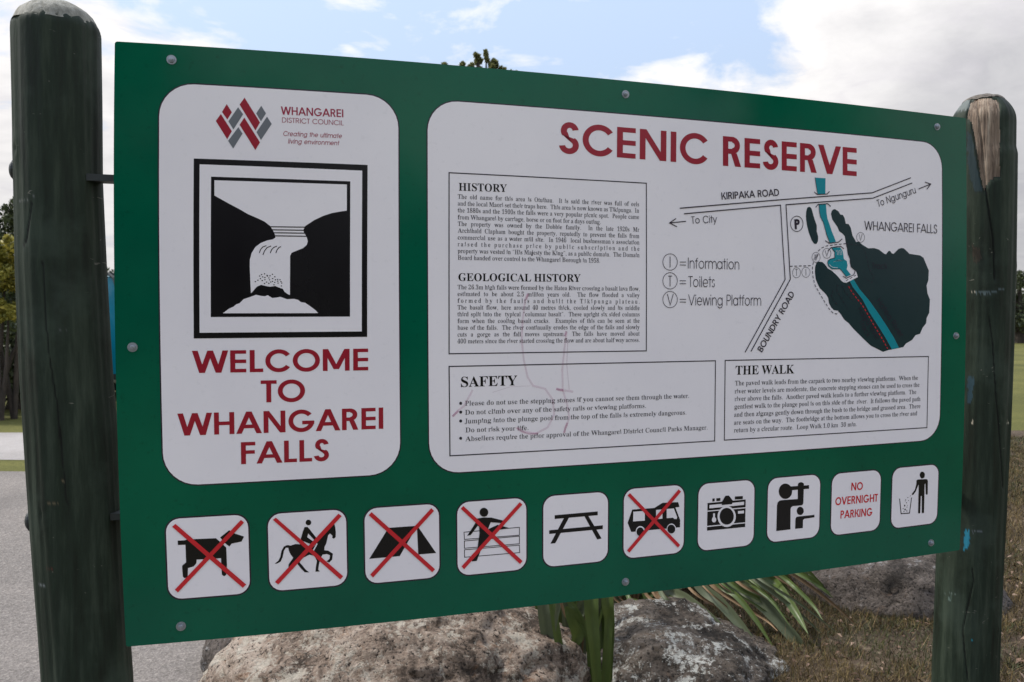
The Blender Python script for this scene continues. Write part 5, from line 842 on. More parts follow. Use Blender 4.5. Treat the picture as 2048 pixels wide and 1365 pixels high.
# ================================================================ ground
def sheet(name, pts, z, m, kind='structure'):
    V = [(x, y, z) for x, y in pts]; f = tessellate_polygon([[Vector(v) for v in V]])
    o = obj(name, V, f, m); o['kind'] = kind; return o
g = sheet('ground', [(-400, -400), (400, -400), (400, 400), (-400, 400)], 0, M_LAWN)
sheet('asphalt_path', [(-9, -.9), (5, -.9), (5, 1.9), (0, 2.4), (-.3, 2.6), (-.5, 3.6), (-1.2, 5.5), (-1.9, 7.62), (-9, 7.85)], .004, M_ASPH)
sheet('gravel_road', [(-30, 8.0), (-6.1, 8.35), (-4.4, 8.3), (-2.5, 8.5), (-1.5, 10.2), (-5.0, 10.25), (-30, 9.9)], .004, M_ROAD)
def bed_h(x, y): return .012 + .03 * noise.noise(Vector((x * .9, y * .9, 3))) + .012 * noise.noise(Vector((x * 4, y * 4, 1)))
# planting bed: a gently uneven grid
bx = np.linspace(-1.25, 7.5, 90); by = np.linspace(2.25, 10.4, 84); V = []; F = []
for j, y in enumerate(by):
    for i, x in enumerate(bx):
        lx = -1.02 + 0.10 * math.sin(y * 2) - .09 * (y - 2.2); X = lx + (x + 1.25) / 8.75 * (7.5 - lx)
        e = min((X - lx) / .25, (y - 2.25) / .2, (10.4 - y) / .8, (7.5 - X) / .8, 1.0)
        V.append((X, y, .006 + max(0, e) * max(.004, bed_h(X, y) + .02)))
nx = len(bx)
F = [(j * nx + i, j * nx + i + 1, (j + 1) * nx + i + 1, (j + 1) * nx + i) for j in range(len(by) - 1) for i in range(nx - 1)]
obj('planting_bed', V, F, M_SOIL, smooth=True, kind='structure')

# ================================================================ wooden posts
def proj(P):
    d = np.asarray(P) - CAM; z = d @ FW
    return np.stack([1024 + (d @ RT) / z * FR, 682.5 - (d @ UP) / z * FR], -1)
def inpoly(px, poly):
    poly = np.asarray(poly, float); x, y = px[..., 0], px[..., 1]; r = np.zeros(x.shape, bool); j = len(poly) - 1
    for i in range(len(poly)):
        xi, yi = poly[i]; xj, yj = poly[j]
        if yi != yj: r ^= ((yi > y) != (yj > y)) & (x < (xj - xi) * (y - yi) / (yj - yi) + xi)
        j = i
    return r
def linedist(px, line):
    line = np.asarray(line, float); d = np.full(px.shape[:-1], 1e9)
    for a, b in zip(line, line[1:]):
        t = np.clip(((px - a) @ (b - a)) / max((b - a) @ (b - a), 1e-9), 0, 1); d = np.minimum(d, np.linalg.norm(px - a - t[..., None] * (b - a), axis=-1))
    return d
def build_post(rows, Yc, rimz, seed, label, bare=None, cracks=(), stains=(), rnd_=(.10, .022), dome=1.0, capm=None):
    rows = np.array(rows, float); c = []; rr = []
    a1 = np.arctan((rows[:, 1] - 1024) / FR); a2 = np.arctan((rows[:, 2] - 1024) / FR)
    ca = (a1 + a2) / 2; ha = (a2 - a1) / 2
    cx = Yc * np.tan(ca); rad = Yc / np.cos(ca) * np.sin(ha); zz = []
    for y in rows[:, 0]: zz.append(at(1024, y, Yc)[2])
    zz = np.array(zz)
    nz, na = 300, 224
    z = np.linspace(rimz, -.25, nz)
    o = np.argsort(zz)
    X = np.interp(z, zz[o], cx[o]); RD = np.interp(z, zz[o], rad[o])
    th = np.arange(na) / na * 2 * np.pi
    TH, ZZ = np.meshgrid(th, z)
    rs = np.random.RandomState(seed)
    dr = np.zeros_like(TH)
    for k in range(26):
        m = rs.randint(2, 40); dr += .00028 * rs.randn() / (1 + m / 12) * 2 * np.cos(m * TH + rs.rand() * 6.28 + ZZ * rs.randn() * 1.5)
    r = RD[:, None] + dr
    # rim slightly rounded
    r = r * (1 - rnd_[0] * np.clip((z - (rimz - rnd_[1])) / rnd_[1], 0, 1)[:, None] ** 2)
    for kz, ka, kr in ((.25, 4.4, .0035), (.62, 5.1, .003), (.95, 4.1, .003), (1.4, 4.9, .0025), (1.75, 3.7, .0035)):
        dd = ((TH - ka - .3 * seed % 1) / .16) ** 2 + ((ZZ - kz - .01 * seed) / .035) ** 2; r += kr * np.exp(-dd) - kr * 1.3 * np.exp(-dd * 9)
    P = np.stack([X[:, None] + r * np.cos(TH), Yc + r * np.sin(TH), ZZ], -1)
    px = proj(P); front = np.sin(TH) * 1.0 + (np.cos(TH) * X[:, None] / Yc) < 0.0
    mask = (inpoly(px, bare) & front) if bare is not None else np.zeros_like(front)
    r2 = r.copy()
    for cr, w, dp in cracks:
        d = linedist(px, cr); r2 -= dp * np.clip(1 - d / w, 0, 1) * front
    soft = mask.astype(float)
    for _ in range(2): soft = (soft + np.roll(soft, 1, 0) + np.roll(soft, -1, 0) + np.roll(soft, 1, 1) + np.roll(soft, -1, 1)) / 5
    gr = sum(np.sin(TH * f + ZZ * g + p) for f, g, p in ((61, 2.0, 1), (97, -3, 2), (149, 1.2, 4)))
    r2 -= mask * (.0045 + .0007 * gr)
    P = np.stack([X[:, None] + r2 * np.cos(TH), Yc + r2 * np.sin(TH), ZZ], -1)
    base = (float(X[-1]), Yc, 0.0)
    E0 = empty('wooden_post', base); tag(E0, label, 'post')
    idx = np.arange(nz * na).reshape(nz, na)
    q = np.stack([idx[:-1, :], np.roll(idx, -1, 1)[:-1, :], np.roll(idx, -1, 1)[1:, :], idx[1:, :]], -1).reshape(-1, 4)
    fm = (mask[:-1, :] & np.roll(mask, -1, 1)[:-1, :] & np.roll(mask, -1, 1)[1:, :] & mask[1:, :]).reshape(-1)
    V = P.reshape(-1, 3)
    ob = obj('post_shaft', V, q[~fm], M_POST, E0, smooth=True)
    st = np.zeros((nz, na, 4))
    for poly, col, al in stains:
        mm = inpoly(px + rs.randn(*px.shape) * 1.2, poly) & front; st[mm] = (*col, al)
    for cr, w, dp in cracks:
        mm = (linedist(px, cr) < w * .6) & front; st[mm] = (.004, .004, .004, .85)
    ca_ = ob.data.color_attributes.new('stain', 'FLOAT_COLOR', 'POINT'); ca_.data.foreach_set('color', st.reshape(-1).astype(np.float32))
    if fm.any():
        fq = q[fm]; u, inv = np.unique(fq, return_inverse=True)
        obj('bare_wood', V[u], inv.reshape(-1, 4), M_BARE, E0, smooth=True)
    # rounded, sawn crown
    k = 96; cr_ = []; Rm = float(RD[0] * (1 - rnd_[0]))
    prof = [(1.085, -.012), (1.0, 0.004), (.93, .014), (.80, .024), (.62, .034), (.42, .041), (.2, .045)]
    for f, h in prof:
        for i in range(k):
            t = 2 * math.pi * i / k; w = 1 + .012 * noise.noise(Vector((math.cos(t) * 2, math.sin(t) * 2, seed)))
            cr_.append((X[0] + Rm * f * w * math.cos(t), Yc + Rm * f * w * math.sin(t), rimz + h * dome + .004 * noise.noise(Vector((math.cos(t) * 3 * f, math.sin(t) * 3 * f, seed + 5)))))
    cr_.append((X[0], Yc, rimz + .046 * dome)); F = [(a * k + i, a * k + (i + 1) % k, (a + 1) * k + (i + 1) % k, (a + 1) * k + i) for a in range(len(prof) - 1) for i in range(k)]
    F += [((len(prof) - 1) * k + i, (len(prof) - 1) * k + (i + 1) % k, len(cr_) - 1) for i in range(k)]
    obj('sawn_top', cr_, F, capm or M_SAWN, E0, smooth=True)
    return E0, (lambda zq: (float(np.interp(zq, zz[o], cx[o])), float(np.interp(zq, zz[o], rad[o]))))
Z4 = Z(1860, 180, 3.59); Z5 = Z(1860, 560, 2.3947); Z3 = Z(1500, 1050, 3.737); Z6 = Z(0, 360, 2.527); Z7 = Z(0, 850, 2.65)
PL, fl = build_post([(45, 31.5, 212), (200, 32, 212), (360, 31.8, 210.5), (540, 31.5, 215.7), (696, 34.8, 221.5), (756, 36.4, 224), (874, 41.6, 233), (960, 45.3, 235.5), (1050, 49.8, 239), (1170, 56.6, 244), (1260, 62.3, 248.5), (1365, 67.2, 254.5), (2100, 78, 270)],
    1.871, 2.155, 11, 'dark green wooden post at the left end of the sign with a pale rounded top',
    cracks=((Z6([(215, 420), (230, 700), (250, 900), (290, 1150), (310, 1360)]), 2.2, .003), (Z7([(320, 20), (335, 220), (355, 420)]), 2.0, .002), (Z6([(160, 120), (135, 300), (120, 330)]), 3, .002)),
    stains=((Z6([(78, 118), (110, 98), (150, 92), (190, 68), (186, 76), (150, 100), (115, 106), (80, 126)]), (.13, .14, .13), .8),
            (Z7([(298, 305), (350, 298), (350, 304), (300, 313)]), (.12, .10, .06), .8), (Z7([(250, 418), (325, 402), (328, 409), (252, 426)]), (.12, .10, .06), .8),
            (Z7([(195, 853), (240, 850), (238, 860), (200, 862)]), (.2, .22, .22), .7), (Z7([(235, 55), (262, 55), (262, 63), (235, 63)]), (.12, .03, .02), .7),
            (Z7([(250, 762), (285, 762), (285, 771), (250, 771)]), (.10, .03, .02), .7), (Z6([(285, 748), (350, 745), (352, 757), (290, 760)]), (.08, .09, .085), .7)))
bare = Z4([(258, 205), (268, 150), (278, 100), (330, 60), (400, 50), (480, 60), (505, 92), (510, 110), (511, 640), (498, 628), (470, 640), (440, 655), (410, 690), (397, 732), (380, 722), (366, 660), (350, 590), (338, 500), (325, 420), (312, 340), (300, 280), (290, 235), (262, 215)])
bs = [(.20, .20, .19)]
PR, fr_ = build_post([(225, 1893, 2025), (300, 1892.5, 2025.7), (312, 1892, 2029.2), (500, 1891.5, 2030.5), (690, 1890, 2029.5), (850, 1888, 2026.5), (980, 1884.5, 2022), (1108, 1880, 2018), (1230, 1877.8, 2015), (1365, 1875.2, 2013.8), (1900, 1870, 2008)],
    2.669, 2.186, 23, 'dark green wooden post at the right end, paint torn off its cracked top', bare=bare, rnd_=(.40, .075), dome=.35, capm=M_SAWND,
    cracks=((Z4([(330, 60), (340, 140), (350, 200), (362, 300), (375, 400), (385, 520), (390, 600), (400, 710), (430, 920), (455, 1080), (465, 1365)]), 2.6, .007), (Z4([(405, 60), (420, 200), (440, 380), (455, 520)]), 1.6, .003),
            (Z5([(283, 180), (300, 300), (315, 540), (330, 700), (345, 900), (350, 1000)]), 2.0, .004), (Z3([(1660, 330), (1672, 420), (1590, 780), (1605, 950), (1630, 1170)]), 1.8, .003)),
    stains=((Z4([(262, 300), (300, 300), (325, 480), (350, 600), (375, 735), (330, 735), (300, 700), (270, 520)]), (.018, .036, .045), .7),
            (Z4([(120, 190), (150, 120), (220, 60), (290, 60), (280, 100), (275, 150), (180, 165)]), (.15, .17, .165), .75),
            (Z5([(160, 1200), (190, 1195), (195, 1240), (180, 1290), (155, 1292), (165, 1250)]), (.02, .20, .30), .85), (Z5([(195, 1205), (250, 1200), (250, 1208), (195, 1216)]), (.14, .16, .17), .7),
            (Z5([(200, 62), (360, 42), (360, 50), (280, 70), (215, 70)]), (.12, .16, .17), .6), (Z5([(178, 455), (215, 470), (195, 600), (180, 590)]), (.03, .07, .10), .6),
            (Z5([(198, 668), (215, 672), (207, 690), (194, 680)]), (.5, .45, .35), .9), (Z5([(365, 676), (382, 680), (374, 694)]), (.5, .47, .35), .9), (Z5([(206, 58), (214, 58), (214, 67), (206, 67)]), (.55, .5, .4), .9),
            (Z4([(300, 1120), (350, 1130), (370, 1210), (345, 1245), (318, 1235), (305, 1160)]), (.05, .035, .025), .7),
            (Z3([(1650, 845), (1668, 845), (1668, 875), (1652, 872)]), (.02, .25, .32), .8), (Z3([(1450, 510), (1550, 515), (1548, 522), (1452, 518)]), (.12, .16, .14), .7), (Z3([(1475, 540), (1500, 540), (1500, 590), (1478, 570)]), (.12, .17, .15), .6)))
def coach(E, f, Yc, zq, sgn):
    x, r = f(zq); d = -BXW * sgn
    bm = bmesh.new(); bmesh.ops.create_uvsphere(bm, u_segments=20, v_segments=10, radius=.021, matrix=Matrix.Diagonal((1, 1, .5, 1)))
    bmesh.ops.create_cone(bm, cap_ends=True, segments=20, radius1=.023, radius2=.023, depth=.004)
    me = bpy.data.meshes.new('coach_bolt'); bm.to_mesh(me); bm.free(); me.materials.append(M_STEEL)
    o = bpy.data.objects.new('coach_bolt', me); COL.objects.link(o); o.parent = E
    p = np.array([x, Yc, zq]) + d * (r - .001)
    o.location = Vector(p) - E.location; o.rotation_mode = 'QUATERNION'; o.rotation_quaternion = Vector(d).to_track_quat('Z', 'Y')
for E, f, Yc, sg, ys in ((PL, fl, 1.871, 1, (345, 1035)), (PR, fr_, 2.669, -1, (440, 960))):
    for y in ys: coach(E, f, Yc, at(1024, y, Yc)[2], sg)

# ================================================================ boulders
def rock(name, c, rad, seed, sub, m, label, amp=.16, rotz=0.0, flat=0.0):
    bm = bmesh.new(); bmesh.ops.create_icosphere(bm, subdivisions=sub, radius=1.0)
    so_ = Vector((seed * 3.1, seed * 1.7, seed)); ct, sn = math.cos(rotz), math.sin(rotz)
    for v in bm.verts:
        n = v.co.normalized()
        d = 1 + amp * noise.fractal(n * 1.1 + so_, .9, 2.1, 3) + amp * .35 * abs(noise.fractal(n * 3.2 + so_, .8, 2.1, 4)) + .028 * noise.fractal(n * 9 + so_, .7, 2.2, 5)
        cl = noise.cell(n * 26 + so_)
        pit = noise.noise(n * 23 + so_); d -= .035 * max(0, pit - .30) * 3
        p = Vector((n.x * rad[0], n.y * rad[1], n.z * rad[2])) * d
        v.co = Vector((p.x * ct - p.y * sn, p.x * sn + p.y * ct, p.z))
    me = bpy.data.meshes.new(name); bm.to_mesh(me); bm.free(); me.materials.append(m); me.polygons.foreach_set('use_smooth', [True] * len(me.polygons))
    o = bpy.data.objects.new(name, me); COL.objects.link(o); o.location = c
    tag(o, label, 'boulder', 'boulders in the planting bed'); return o
rock('boulder', (-.415, 3.10, .02), (.70, .48, .42), 2, 6, M_ROCK, 'large pale pinkish boulder filling the space under the left half of the sign', .15)
rock('boulder', (-1.06, 3.60, .02), (.28, .38, .33), 5, 5, M_ROCK3, 'small grey-green boulder peeping out behind the left end of the big pale one', .16)
rock('boulder', (.66, 3.45, -.08), (.50, .46, .31), 8, 6, M_ROCK2, 'dark boulder spotted with white lichen beside the upright flax leaves', .18, .2)
rock('boulder', (2.04, 4.30, .0), (.52, .45, .36), 13, 5, M_ROCK3, 'grey-brown boulder in dry grass next to the right post', .14)

# ================================================================ flax
def cat(pts, n):
    P = [np.array(p, float) for p in pts]; P = [2 * P[0] - P[1]] + P + [2 * P[-1] - P[-2]]; out = []
    for i in range(1, len(P) - 2):
        for k in range(n):
            t = k / n; a, b, c, d = P[i - 1], P[i], P[i + 1], P[i + 2]
            out.append(.5 * (2 * b + (c - a) * t + (2 * a - 5 * b + 4 * c - d) * t * t + (3 * b - a - 3 * c + d) * t ** 3))
    out.append(P[-2]); return out
def blade(parent, pts, ws, m, name='leaf', fold=.22, twist=0.0):
    """pts: (px, py, depth); ws: widths in px at each point."""
    q = cat([(*at(x, y, d), w * d / FR) for (x, y, d), w in zip(pts, ws)], 7)
    V = []; F = []; n = len(q)
    for i, p in enumerate(q):
        a = q[max(0, i - 1)][:3]; b = q[min(n - 1, i + 1)][:3]; t = (b - a) / np.linalg.norm(b - a)
        view = p[:3] - CAM; s = np.cross(t, view); s /= np.linalg.norm(s); nn = np.cross(s, t)
        if nn @ view > 0: nn = -nn
        w = max(float(p[3]), .0006) / 2; tw = twist * i / n
        s2 = s * math.cos(tw) + nn * math.sin(tw); n2 = nn * math.cos(tw) - s * math.sin(tw)
        V += [p[:3] - s2 * w + n2 * w * fold, p[:3] - s2 * w * .45 + n2 * w * fold * .25, p[:3] - n2 * w * fold, p[:3] + s2 * w * .45 + n2 * w * fold * .25, p[:3] + s2 * w + n2 * w * fold]
        if i: F += [(5 * i - 5 + k, 5 * i - 4 + k, 5 * i + 1 + k, 5 * i + k) for k in range(4)]
    return obj(name, V, F, m, parent, smooth=True)
b0 = gnd(1165, 1440)
FX = empty('flax_plant', tuple(gnd(1165, 1440))); tag(FX, 'upright flax leaves growing between the pale boulder and the lichened boulder', 'flax plant')
for pts, ws, m in (([(1150, 1440, 3.05), (1122, 1365, 3.05), (1105, 1328, 3.05), (1092, 1250, 3.06), (1087, 1200, 3.07), (1075, 1050, 3.15), (1050, 900, 3.3)], [14, 18, 24, 27, 27, 26, 3], M_FLAXG),
                   ([(1158, 1440, 3.03), (1128, 1345, 3.03), (1118, 1290, 3.03), (1106, 1215, 3.04), (1090, 1100, 3.1), (1085, 960, 3.2)], [12, 13, 16, 15, 14, 2], M_FLAX),
                   ([(1111, 1264, 2.98), (1113, 1235, 2.98), (1117, 1205, 2.98), (1120, 1130, 3.0), (1150, 1200, 3.1)], [.8, 8, 12, 14, 10], M_FLAXG),
                   ([(1131, 1237, 2.97), (1127, 1222, 2.97), (1121, 1200, 2.97), (1116, 1160, 2.98)], [.6, 5, 6, 6], M_DEAD),
                   ([(1170, 1440, 3.08), (1150, 1335, 3.08), (1145, 1300, 3.08), (1156, 1270, 3.07), (1146, 1238, 3.06), (1130, 1215, 3.06)], [10, 9, 10, 26, 27, 12], M_FLAX),
                   ([(1183, 1440, 3.06), (1179, 1300, 3.06), (1172, 1262, 3.06), (1150, 1220, 3.07), (1138, 1200, 3.08), (1100, 1110, 3.1)], [10, 12, 14, 14, 13, 8], M_FLAX),
                   ([(1198, 1440, 3.0), (1194, 1365, 3.0), (1189, 1290, 3.0), (1184, 1240, 3.01), (1182, 1190, 3.02), (1178, 1050, 3.1), (1150, 880, 3.2)], [18, 19, 23, 27, 29, 26, 3], M_FLAX),
                   ([(1204, 1440, 3.04), (1210, 1365, 3.04), (1215, 1290, 3.04), (1217, 1240, 3.05), (1215, 1190, 3.05), (1225, 1040, 3.15), (1260, 900, 3.3)], [14, 17, 17, 17, 25, 24, 3], M_FLAX),
                   ([(1165, 1440, 3.08), (1148, 1352, 3.08), (1150, 1310, 3.08), (1160, 1270, 3.09)], [6, 7, 8, 5], M_FLAX),
                   ([(1168, 1205, 3.12), (1160, 1225, 3.12), (1155, 1262, 3.11), (1175, 1440, 3.1)], [22, 20, 12, 10], M_FLAXG),
                   ([(1040, 1255, 3.25), (1075, 1285, 3.2), (1108, 1320, 3.15), (1150, 1440, 3.1)], [14, 10, 8, 8], M_FLAX),
                   ([(985, 1222, 3.45), (1020, 1250, 3.4), (1060, 1280, 3.35), (1100, 1330, 3.3)], [10, 14, 12, 6], M_DEAD)):
    blade(FX, pts, ws, m)
for k in range(26):                      # the rest of the clump stands behind the panel
    x0 = rnd.uniform(1100, 1230); a = rnd.uniform(-150, 190); h = rnd.uniform(300, 620); d = 3.2 + rnd.random() * .25
    blade(FX, [(x0, 1440, d), (x0 + a * .25, 1440 - h * .55, d + .05), (x0 + a * .65, 1440 - h * .88, d + .1), (x0 + a, 1440 - h, d + .2)], [10, 24, 20, 2] if 1440 - h * .5 < 1170 or a < 0 else [8, 16, 12, 2], rnd.choice((M_FLAX, M_FLAXG)))
FB = empty('flax_plant', (.50, 4.0, .02)); tag(FB, 'arching flax leaves drooping over bare soil to the right of the lichened boulder', 'flax plant')
B0 = (1218, 1262, 3.95)
for k, (vis, w, m) in enumerate((([(1255, 1191), (1275, 1204), (1294, 1221)], 8, M_FLAX), ([(1311, 1185), (1350, 1210), (1390, 1243), (1436, 1278)], 15, M_DEAD), ([(1337, 1178), (1372, 1200), (1415, 1232), (1470, 1274)], 25, M_FLAXG),
                            ([(1320, 1183), (1350, 1203), (1386, 1232), (1415, 1262)], 13, M_FLAX),
                            ([(1400, 1172), (1438, 1203), (1480, 1250), (1521, 1298)], 23, M_FLAXG), ([(1434, 1168), (1470, 1190), (1510, 1238), (1552, 1304)], 13, M_FLAX),
                            ([(1462, 1163), (1505, 1190), (1555, 1240), (1597, 1290), (1612, 1326)], 32, M_FLAXG), ([(1535, 1154), (1562, 1182), (1593, 1228), (1616, 1268)], 20, M_FLAX),
                            ([(1560, 1150), (1590, 1175), (1625, 1210), (1645, 1240)], 9, M_FLAX), ([(1490, 1160), (1515, 1180), (1545, 1205), (1580, 1252)], 8, M_FLAX),
                            ([(1231, 1200), (1322, 1229), (1434, 1277), (1513, 1306), (1602, 1357)], 4, M_DEAD), ([(1240, 1196), (1330, 1236), (1400, 1262), (1450, 1284)], 3, M_DEAD),
                            ([(1425, 1172), (1470, 1205), (1530, 1240), (1555, 1262)], 4, M_DEAD), ([(1290, 1186), (1330, 1212), (1372, 1240), (1440, 1262)], 6, M_DEAD))):
    x0, y0 = vis[0]; n = len(vis); d0 = 3.72 + .03 * (k % 4); d1 = 3.5
    pts = [B0, (B0[0] + (x0 - B0[0]) * .25, y0 - 120, 3.9), (B0[0] + (x0 - B0[0]) * .7, y0 - 75, 3.8)] + [(x, y, d0 + (d1 - d0) * i / (n - 1)) for i, (x, y) in enumerate(vis)]
    ws = [w * .5, w * .8, w] + [w * (1, .95, .75, .1, .04)[min(i if n < 5 else (0, 1, 2, 2.6, 4)[i].__int__(), 4)] if i < n - 1 else 1.0 for i in range(n)]
    if w <= 5: ws = [w] * (len(pts) - 1) + [1.5]
    blade(FB, pts, ws, m)
rf = random.Random(31)
for k in range(22):                      # narrow leaves fanning to the right over the soil
    x0 = rf.uniform(1255, 1610); y0 = 1206 - (x0 - 1250) * .155; dx = rf.uniform(45, 150); dy = dx * rf.uniform(.55, .95); d0 = rf.uniform(3.62, 3.85); w = rf.uniform(3, 11)
    y1 = min(y0 + dy, 625 + 1.46 / d0 * FR)
    m = rf.choice((M_FLAX, M_FLAX, M_FLAXG, M_DEAD, M_DEAD))
    blade(FB, [B0, (B0[0] + (x0 - B0[0]) * .3, y0 - rf.uniform(60, 130), 3.92), (B0[0] + (x0 - B0[0]) * .75, y0 - 50, 3.85), (x0, y0, d0), (x0 + dx * .5, y0 + (y1 - y0) * .45, d0 - .02), (x0 + dx, y1, d0 - .04)], [w * .5, w, w, w, w * .8, .8], m)
for k in range(9):
    x0 = rf.uniform(1082, 1228); w = rf.uniform(5, 12)
    blade(FX, [(x0 + rf.uniform(-20, 30), 1440, 3.14), (x0 + rf.uniform(-8, 12), 1320, 3.14), (x0, 1230, 3.15), (x0 - 10, 1100, 3.2)], [w * .7, w, w, w * .6], rf.choice((M_FLAX, M_FLAXG, M_DEAD)))
for k in range(75):
    a = rnd.uniform(-160, 430); h = rnd.uniform(60, 420); d = 4.0 + rnd.random() * .6; w = rnd.uniform(9, 22)
    blade(FB, [(B0[0] + rnd.uniform(-30, 60), 1255, 3.98), (B0[0] + a * .4, 1230 - h * .7, d), (B0[0] + a * .8, 1215 - h, d + .1), (B0[0] + a * 1.15, (1180 - h * .75) if k < 30 else 1235 - h * .3, d + .1)], [8, w, w * .8, 1.5], rnd.choice((M_FLAX, M_FLAXG, M_DEAD)))

# ================================================================ ground cover of the bed
rs = np.random.RandomState(4)
def blades(name, n, area, hmin, hmax, wd, m, dens=None, lean=.9):
    x = rs.uniform(area[0], area[1], n * 3); y = area[2] * (area[3] / area[2]) ** (rs.rand(n * 3) ** 1.0)
    keep = np.ones(len(x), bool)
    if dens is not None: keep = dens(x, y) > rs.rand(len(x))
    x, y = x[keep][:n], y[keep][:n]; n = len(x)
    z = np.array([bed_h(a, b) for a, b in zip(x, y)]) + .02
    h = rs.uniform(hmin, hmax, n); a = rs.rand(n) * 6.283; l = rs.rand(n) ** .6 * lean
    tip = np.stack([np.cos(a) * l * h, np.sin(a) * l * h, h * (1 - l * .75)], 1); w = wd * (0.7 + .15 * y)
    b = rs.rand(n) * 6.283; sx = np.stack([np.cos(b) * w, np.sin(b) * w, np.zeros(n)], 1); p = np.stack([x, y, z], 1)
    mid = p + tip * .55 + np.array([0, 0, 1]) * (h * .12)[:, None]
    V = np.stack([p - sx, p + sx, p + tip], 1)
    return quads_np(name, V, m, kind='stuff', n=3)
def patch(fx, s, thr, k=5):
    def f(x, y):
        v = np.array([noise.noise(Vector((a * fx, b * fx, s))) + .5 * noise.noise(Vector((a * fx * 4, b * fx * 4, s))) for a, b in zip(x, y)]); return np.clip((v - thr) * k, .02, 1)
    return f
blades('dry_grass', 170000, (.9, 6.0, 3.1, 9.6), .02, .095, .0016, M_GRASSD, patch(1.3, 2, -.45))
blades('green_ground_cover', 120000, (.9, 6.0, 3.2, 9.6), .015, .07, .0017, M_GRASSG, patch(1.1, 9, -.3))
blades('dry_twigs', 1600, (.4, 5.0, 3.0, 8.0), .06, .17, .0012, M_DEAD, None, 1.0)
n = 5200
x = rs.uniform(.2, 6.5, n); y = 2.7 * (9.5 / 2.7) ** rs.rand(n); z = np.array([bed_h(a, b) for a, b in zip(x, y)]) + .03 + rs.rand(n) * .02
a = rs.rand(n) * 6.283; L = rs.uniform(.006, .019, n); w = L * rs.uniform(.3, .55, n); c, s_ = np.cos(a), np.sin(a); p = np.stack([x, y, z], 1)
u = np.stack([c, s_, rs.uniform(-.5, .5, n)], 1) * L[:, None]; v = np.stack([-s_, c, rs.uniform(-.7, .7, n)], 1) * w[:, None]; nb = np.stack([0 * a, 0 * a, rs.uniform(.2, .8, n) * L], 1)
V = np.stack([p - u, p - v + nb * .6, p + u + nb * .3, p + v + nb], 1)
quads_np('leaf_litter', V, M_LITTER, kind='stuff')

# ================================================================ trees
def tube(bmv, bmf, pts, rad, seg=8):
    for i, (p, r) in enumerate(zip(pts, rad)):
        a = np.array(pts[max(0, i - 1)], float); b = np.array(pts[min(len(pts) - 1, i + 1)], float); t = (b - a) / np.linalg.norm(b - a)
        s = np.cross(t, (.3, .9, .1)); s /= np.linalg.norm(s); q = np.cross(t, s)
        for k in range(seg): an = 2 * math.pi * k / seg; bmv.append(np.array(p) + (s * math.cos(an) + q * math.sin(an)) * r)
        if i:
            o = len(bmv) - 2 * seg; bmf += [(o + k, o + (k + 1) % seg, o + seg + (k + 1) % seg, o + seg + k) for k in range(seg)]
def tree(name, x, y, h, label, lm, seed, clumps, leaf=.07, n=9000, trunk_r=.09, stems=1, cat_='tree', spread=.4, group=None, up=.3, skirt=0):
    """clumps: (dx, dy, z, rx, rz) leaf masses, metres."""
    r_ = random.Random(seed); rg = np.random.RandomState(seed)
    E = empty(name, (x, y, 0)); tag(E, label, cat_, group)
    V = []; F = []; top = max(c[2] for c in clumps)
    for s in range(stems):
        bx_ = x + r_.uniform(-.12, .12) * (stems > 1) * 2; by_ = y + r_.uniform(-.2, .2) * (stems > 1)
        for c in (clumps if stems == 1 else clumps[s::stems]):
            zb = 0 if stems > 1 else r_.uniform(.25, .5) * c[2]
            ex, ey = x + c[0], y + c[1]; m1 = (bx_ + (ex - bx_) * .35 + r_.uniform(-.08, .08), by_ + (ey - by_) * .3, zb + (c[2] - zb) * .5)
            tr = trunk_r * (.55 if stems > 1 else .4)
            tube(V, F, [(bx_, by_, zb - .05), m1, (ex, ey, c[2])], [tr, tr * .7, tr * .25])
        if stems == 1: tube(V, F, [(x, y, -.1), (x + .03, y, top * .3), (x - .04, y, top * .65), (x, y, top)], [trunk_r * 1.25, trunk_r, trunk_r * .6, trunk_r * .15], 10)
    obj('trunk', V, F, M_BARK, E, smooth=True)
    tot = sum(c[3] ** 2 for c in clumps); Vs = []
    for c in clumps:
        k = max(60 if cat_ != 'tree' else 420, int(n * c[3] ** 2 / tot)); sub = max(4, int(k / 70))
        sc = rg.randn(sub, 3); sc /= np.linalg.norm(sc, axis=1)[:, None]; sc *= (rg.rand(sub, 1) ** .45) * (c[3], c[3], c[4])
        which = rg.randint(0, sub, k); cr = (.22 + .2 * rg.rand(sub))[which][:, None] * c[3]
        q = rg.randn(k, 3); q /= np.linalg.norm(q, axis=1)[:, None]
        p = sc[which] + q * cr * rg.rand(k, 1) ** .35 * (1, 1, .8) + (x + c[0], y + c[1], c[2])
        d1 = rg.randn(k, 3) + (0, 0, up * 2); d1 /= np.linalg.norm(d1, axis=1)[:, None]; d2 = np.cross(d1, rg.randn(k, 3)); d2 /= np.linalg.norm(d2, axis=1)[:, None]
        l = leaf * rg.uniform(.6, 1.3, (k, 1)); Vs.append(np.stack([p - d1 * l * .5, p + d2 * l * .28, p + d1 * l * .6, p - d2 * l * .28], 1))
    quads_np('crown', np.concatenate(Vs), lm, E)
    return E
